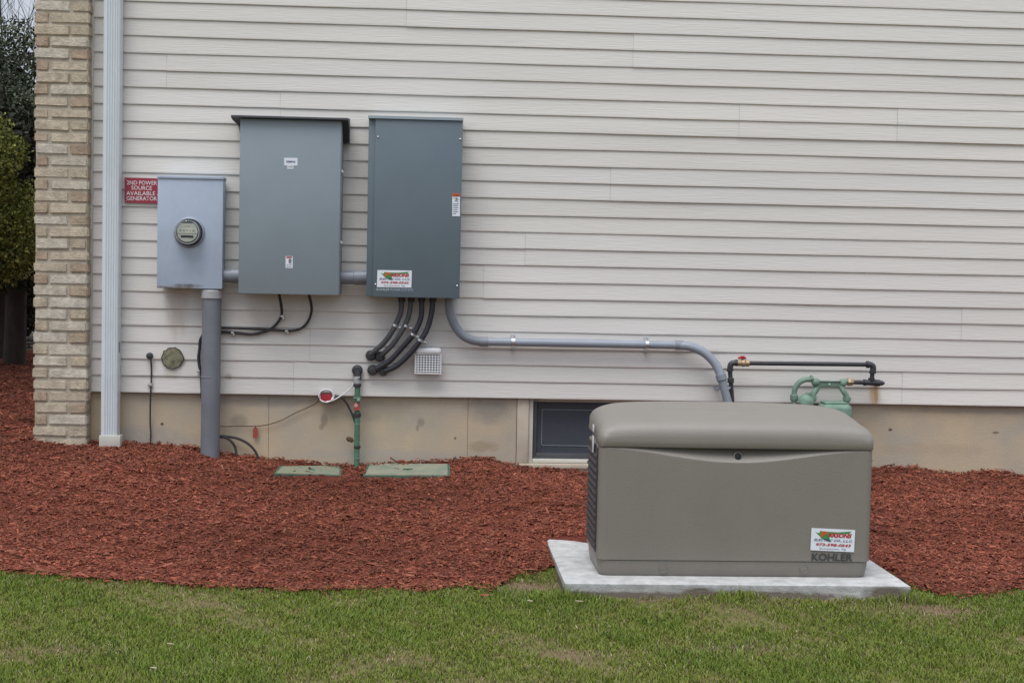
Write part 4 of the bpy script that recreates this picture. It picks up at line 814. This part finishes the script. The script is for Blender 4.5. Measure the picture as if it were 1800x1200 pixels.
# pale chips and bits of litter on the lawn
for px, py, s_, lab in [(1018, 1056, .024, 'largest pale splinter of wood on the grass at the pad corner'), (932, 1055, .016, 'pale sliver of wood in the dead grass left of the pad'), (1072, 1100, .007, 'small pale wood crumb on the lawn below the left end of the generator'),
                        (963, 1073, .006, 'tiny pale crumb on the lawn just left of the pad corner'), (300, 1131, .017, 'thin pale twig lying on the lawn at lower left'), (1427, 1067, .007, 'pale crumb on the lawn in front of the right half of the pad'), (270, 1173, .014, 'pale straw piece on the lawn near the bottom edge')]:
    p = G(px, py, float(H(G(px, py, 0).x, G(px, py, 0).y))+.014); t = NB(); s_ *= .7
    bmesh.ops.create_cube(t, size=1, matrix=Matrix.Translation(p) @ Matrix.Rotation(random.uniform(-.4, .4), 4, 'Z') @ Matrix.Rotation(.15, 4, 'Y') @ Matrix.Diagonal((s_*2.2, s_*.6, .004, 1)))
    for v in t.verts: v.co += Vector((random.uniform(-1, 1), random.uniform(-1, 1), random.uniform(-.3, .3)))*s_*.16
    bmesh.ops.bevel(t, geom=t.edges[:], offset=.0012, segments=1, affect='EDGES')
    tag(obj('wood_splinter', t, M['splinter'], None, 30, origin=p), lab, 'wood chip', 'pale bits of wood on the lawn')
for p, a_, b_, s_ in bare: stain(M['soil'], p.x, p.y, a_*1.5, b_*1.6, (.17, .115, .075), min(1, s_+.1), nscale=16, lo=.05, hi=.5, flat=True)
# ------------------------------------------------------------------ trees beyond the corner
def crown(name, parent, lobes, n, size, c1, c2, flat=1.0, droop=.0):
    """leaf sprays filling lobes = [(centre, radii, weight)]"""
    wts = np.array([l[2] for l in lobes], float); wts /= wts.sum(); id_ = rng.choice(len(lobes), n, p=wts)
    cen = np.array([tuple(l[0]) for l in lobes])[id_]; rad = np.array([tuple(l[1]) for l in lobes])[id_]
    d = rng.normal(size=(n, 3)); d /= np.linalg.norm(d, axis=1)[:, None]; rr = rng.random(n)[:, None]**.38
    bmp = 1+.18*np.sin(d[:, :1]*7+id_[:, None])*np.sin(d[:, 2:]*9+id_[:, None]*2)
    p = cen+d*rad*rr*bmp
    a = rng.normal(size=(n, 3)); a[:, 2] -= droop; a = a*.7+d*.8; a /= np.linalg.norm(a, axis=1)[:, None]; b = np.cross(a, rng.normal(size=(n, 3))); b /= np.linalg.norm(b, axis=1)[:, None]
    s = rng.uniform(.6, 1.4, n)[:, None]*size
    V = np.stack([p-b*s*.22, p+a*s*.5-b*s*.30, p+a*s*1.0, p+a*s*.5+b*s*.30], 1).reshape(-1, 3)
    Fq = np.arange(n*4).reshape(-1, 4); u = rng.random(n)[:, None]; cl = (np.array(c1)*u+np.array(c2)*(1-u))*rng.lognormal(0, .3, n)[:, None]
    return npmesh(name, V, [Fq], M['leaf_dark'], parent, tint=np.repeat(cl, 4, 0))
def gz(x, y): return float(H(x, y))
def limb(bm, p, d, L, r, depth, up=.15):
    pts = [p]; q = p.copy(); dd = d.normalized()
    for i in range(5):
        dd = (dd+Vector((random.uniform(-.2, .2), random.uniform(-.2, .2), random.uniform(-.1, .2)+up*.3))).normalized(); q = q+dd*L/5; pts.append(q.copy())
    tube(bm, pts, lambda t: r*(1-.65*t), 7 if r > .02 else 5, n=2)
    if depth:
        for k in range(4 if depth > 1 else 5):
            i = random.choice([2, 3, 4, 5]); s_ = Vector((random.uniform(-1, 1), random.uniform(-.6, .6), random.uniform(-.1, .9)))
            limb(bm, pts[i], (dd*.6+s_).normalized(), L*random.uniform(.5, .75), r*(1-.65*i/5)*.7, depth-1, up)
def at(px, Y): return W(px, 600, Y).x
# tall dark hedge tree
tx, ty = at(20, 9.5), 9.5
t = thing('evergreen_tree', 'tall dark evergreen tree rising behind the brick corner', 'tree', (tx, ty, gz(tx, ty)))
ztop_ = W(20, 30, ty-1).z; bm = NB(); tube(bm, [(tx, ty, gz(tx, ty)-.1), (tx+.05, ty, 1.5), (tx, ty, ztop_-.6)], lambda q: .14*(1-.7*q), 10); obj('trunk', bm, M['bark'], t)
lobes = []
for i in range(46):
    zz = .9+(ztop_-1.15)*(i/45.0); lobes.append(((tx+random.uniform(-1.3, 1.0), ty+random.uniform(-.6, .6), zz), (.75, .6, .42), 1))
crown('crown', t, lobes, 150000, .05, (.060, .080, .052), (.095, .10, .065))
# yellow-green shrub-like conifer, nearer
tx, ty = at(2, 5.6), 5.6
t = thing('yellow_conifer', 'yellow-green conifer growing in front of the dark evergreen at the left edge', 'tree', (tx, ty, gz(tx, ty)))
zz0, zz1 = W(10, 470, ty).z, W(10, 205, ty).z
bm = NB(); tube(bm, [(tx-.15, ty, gz(tx, ty)-.1), (tx-.13, ty, 1.0), (tx-.1, ty, zz1-.25)], lambda q: .07*(1-.7*q), 9); limb(bm, Vector((tx-.12, ty, 1.25)), Vector((.5, 0, .6)), .5, .02, 1); obj('trunk', bm, M['bark'], t)
lobes = [((tx-.05, ty, zz1-.18), (.16, .2, .2), .5), ((tx+.10, ty, zz1-.32), (.17, .2, .15), .5)]
for i in range(26):
    f = i/25; z_ = zz0+(zz1-.35-zz0)*f; lobes.append(((tx+random.uniform(-.35, .14)+.02*math.sin(i), ty+random.uniform(-.2, .2), z_), (random.uniform(.2, .34), .3, random.uniform(.2, .32)), 1))
crown('crown', t, lobes, 36000, .038, (.36, .36, .09), (.13, .16, .06))
# dark trunks standing in the mulch
for lab, px, Y, r0, lean_ in [('thick dark tree trunk standing in the mulch beside the brick corner', 26, 6.5, .115, .04), ('slimmer dark tree trunk at the very left edge of the mulch bed', 2, 7.4, .09, -.03)]:
    x = at(px, Y); t = thing('bare_trunk_tree', lab, 'tree', (x, Y, gz(x, Y)), 'dark trunks beyond the brick corner')
    bm = NB(); tube(bm, [(x, Y, gz(x, Y)-.1), (x, Y, gz(x, Y)+.05), (x+lean_*.5, Y, 1.4), (x+lean_, Y, 2.3), (x+lean_-(.9 if px > 10 else .1), Y, 4.6 if px > 10 else 3.2)], lambda q: r0*(1.25-.75*q), 12); obj('trunk', bm, M['bark'], t)
    bm = NB()
    for k in range(7): limb(bm, Vector((x+lean_*.4, Y, 1.0+.25*k)), Vector((random.choice([-1, 1]), random.uniform(-.5, .5), random.uniform(-.1, .6))), .75, .018, 1)
    obj('branches', bm, M['bark'], t)
    lb = [((x+random.uniform(-.5, .5), Y+random.uniform(-.3, .4), random.uniform(1.35, 3.0)), (.35, .3, .2), 1) for _ in range(14)]
    if px > 10: lb += [((random.uniform(-7.5, -4.6), random.uniform(2.2, 7.5), random.uniform(2.2, 3.6)), (.7, .7, .3), 4) for _ in range(22)]+[((random.uniform(-6.8, -2.9), random.uniform(.3, 4.4), random.uniform(4.95, 5.8)), (.75, .75, .28), 4) for _ in range(26)]      # unseen boughs, added left of and above the view to shade the mulch
    crown('crown', t, lb, 80000 if px > 10 else 9000, .07, (.028, .036, .02), (.045, .04, .03))
# dark understorey bushes and hedge line behind
for i, (px, Y, hgt_, rx, lab) in enumerate([(-60, 12.5, 1.3, 1.2, 'dark bush under the evergreen, cut off by the left edge'), (48, 12.2, .95, .8, 'low dark bush showing between the trunk and the brick corner')]):
    x = at(px, Y); z_ = gz(x, Y); t = thing('bush', lab, 'bush', (x, Y, z_), 'dark bushes under the evergreen')
    bm = NB()
    for k in range(6): limb(bm, Vector((x, Y, z_)), Vector((random.uniform(-1, 1), random.uniform(-.5, .5), 1.2)), hgt_*.7, .015, 1)
    obj('stems', bm, M['bark'], t)
    crown('crown', t, [((x+random.uniform(-.6, .6)*rx, Y+random.uniform(-.4, .4), z_+hgt_*random.uniform(.25, .8)), (rx*.4, .4, hgt_*.28), 1) for _ in range(9)], 11000, .06, (.024, .022, .018), (.035, .035, .022))
# low stone edging wall with a pale slab on it
x = at(50, 9.0); z_ = gz(x, 9.0); zt_ = W(50, 592, 9.0).z
t = thing('garden_wall', 'low wall of grey stone blocks beyond the brick corner', 'wall', (x, 9.0, z_)); bm = NB(); nb = 4
for r_i in range(nb):
    zc = z_-.02+(zt_-z_+.02)*r_i/nb; zh = (zt_-z_+.02)/nb-.006; xx = x-.35+(.12 if r_i % 2 else 0)
    while xx < x+1.6: box(bm, (xx, 9.0-random.uniform(0, .015), zc), (xx+.23, 9.25, zc+zh), .01); xx += .24
obj('blocks', bm, M['stone'], t)
p = W(52, 560, 13.5); bm = NB(); box(bm, (p.x-.09, 13.5, p.z-.045), (p.x+.5, 13.9, p.z+.045), .02); box(bm, (p.x-.02, 13.6, gz(p.x, 13.5)), (p.x+.04, 13.8, p.z-.045)); box(bm, (p.x+.4, 13.6, gz(p.x, 13.5)), (p.x+.46, 13.8, p.z-.045))
tag(obj('garden_bench', bm, M['white'], None, 30, origin=(p.x, 13.7, gz(p.x, 13.5))), 'pale slab seat glimpsed between the trunk and the brick corner', 'bench')
# bare deciduous tree against the sky
x = at(-10, 20); z_ = gz(x, 20); t = thing('bare_tree', 'leafless tree whose thin branches cross the sky at upper left', 'tree', (x, 20, z_)); bm = NB()
tube(bm, [(x, 20, z_), (x+.1, 20, 2.5), (x, 20, 5.4)], lambda q: .14*(1-.75*q), 9); obj('trunk', bm, M['bark'], t); bm = NB()
for k in range(12): limb(bm, Vector((x+random.uniform(-.1, .1), 20, 3.4+.16*k)), Vector((random.uniform(-1, 1), random.uniform(-.4, .4), random.uniform(.2, 1))), 2.3, .026, 2)
obj('branches', bm, M['bark'], t)
# a wood beyond the garden, far off
lob = [((-40+i*2.6, 46+random.uniform(-3, 3), 1.0+random.uniform(0, 1.3)), (2.6, 2, 2.2), 1) for i in range(34)]
tag(crown('distant_wood', None, lob, 26000, .5, (.035, .04, .025), (.06, .06, .04)), 'far-off dark wood closing the view beyond the garden', 'wood', kind='stuff')
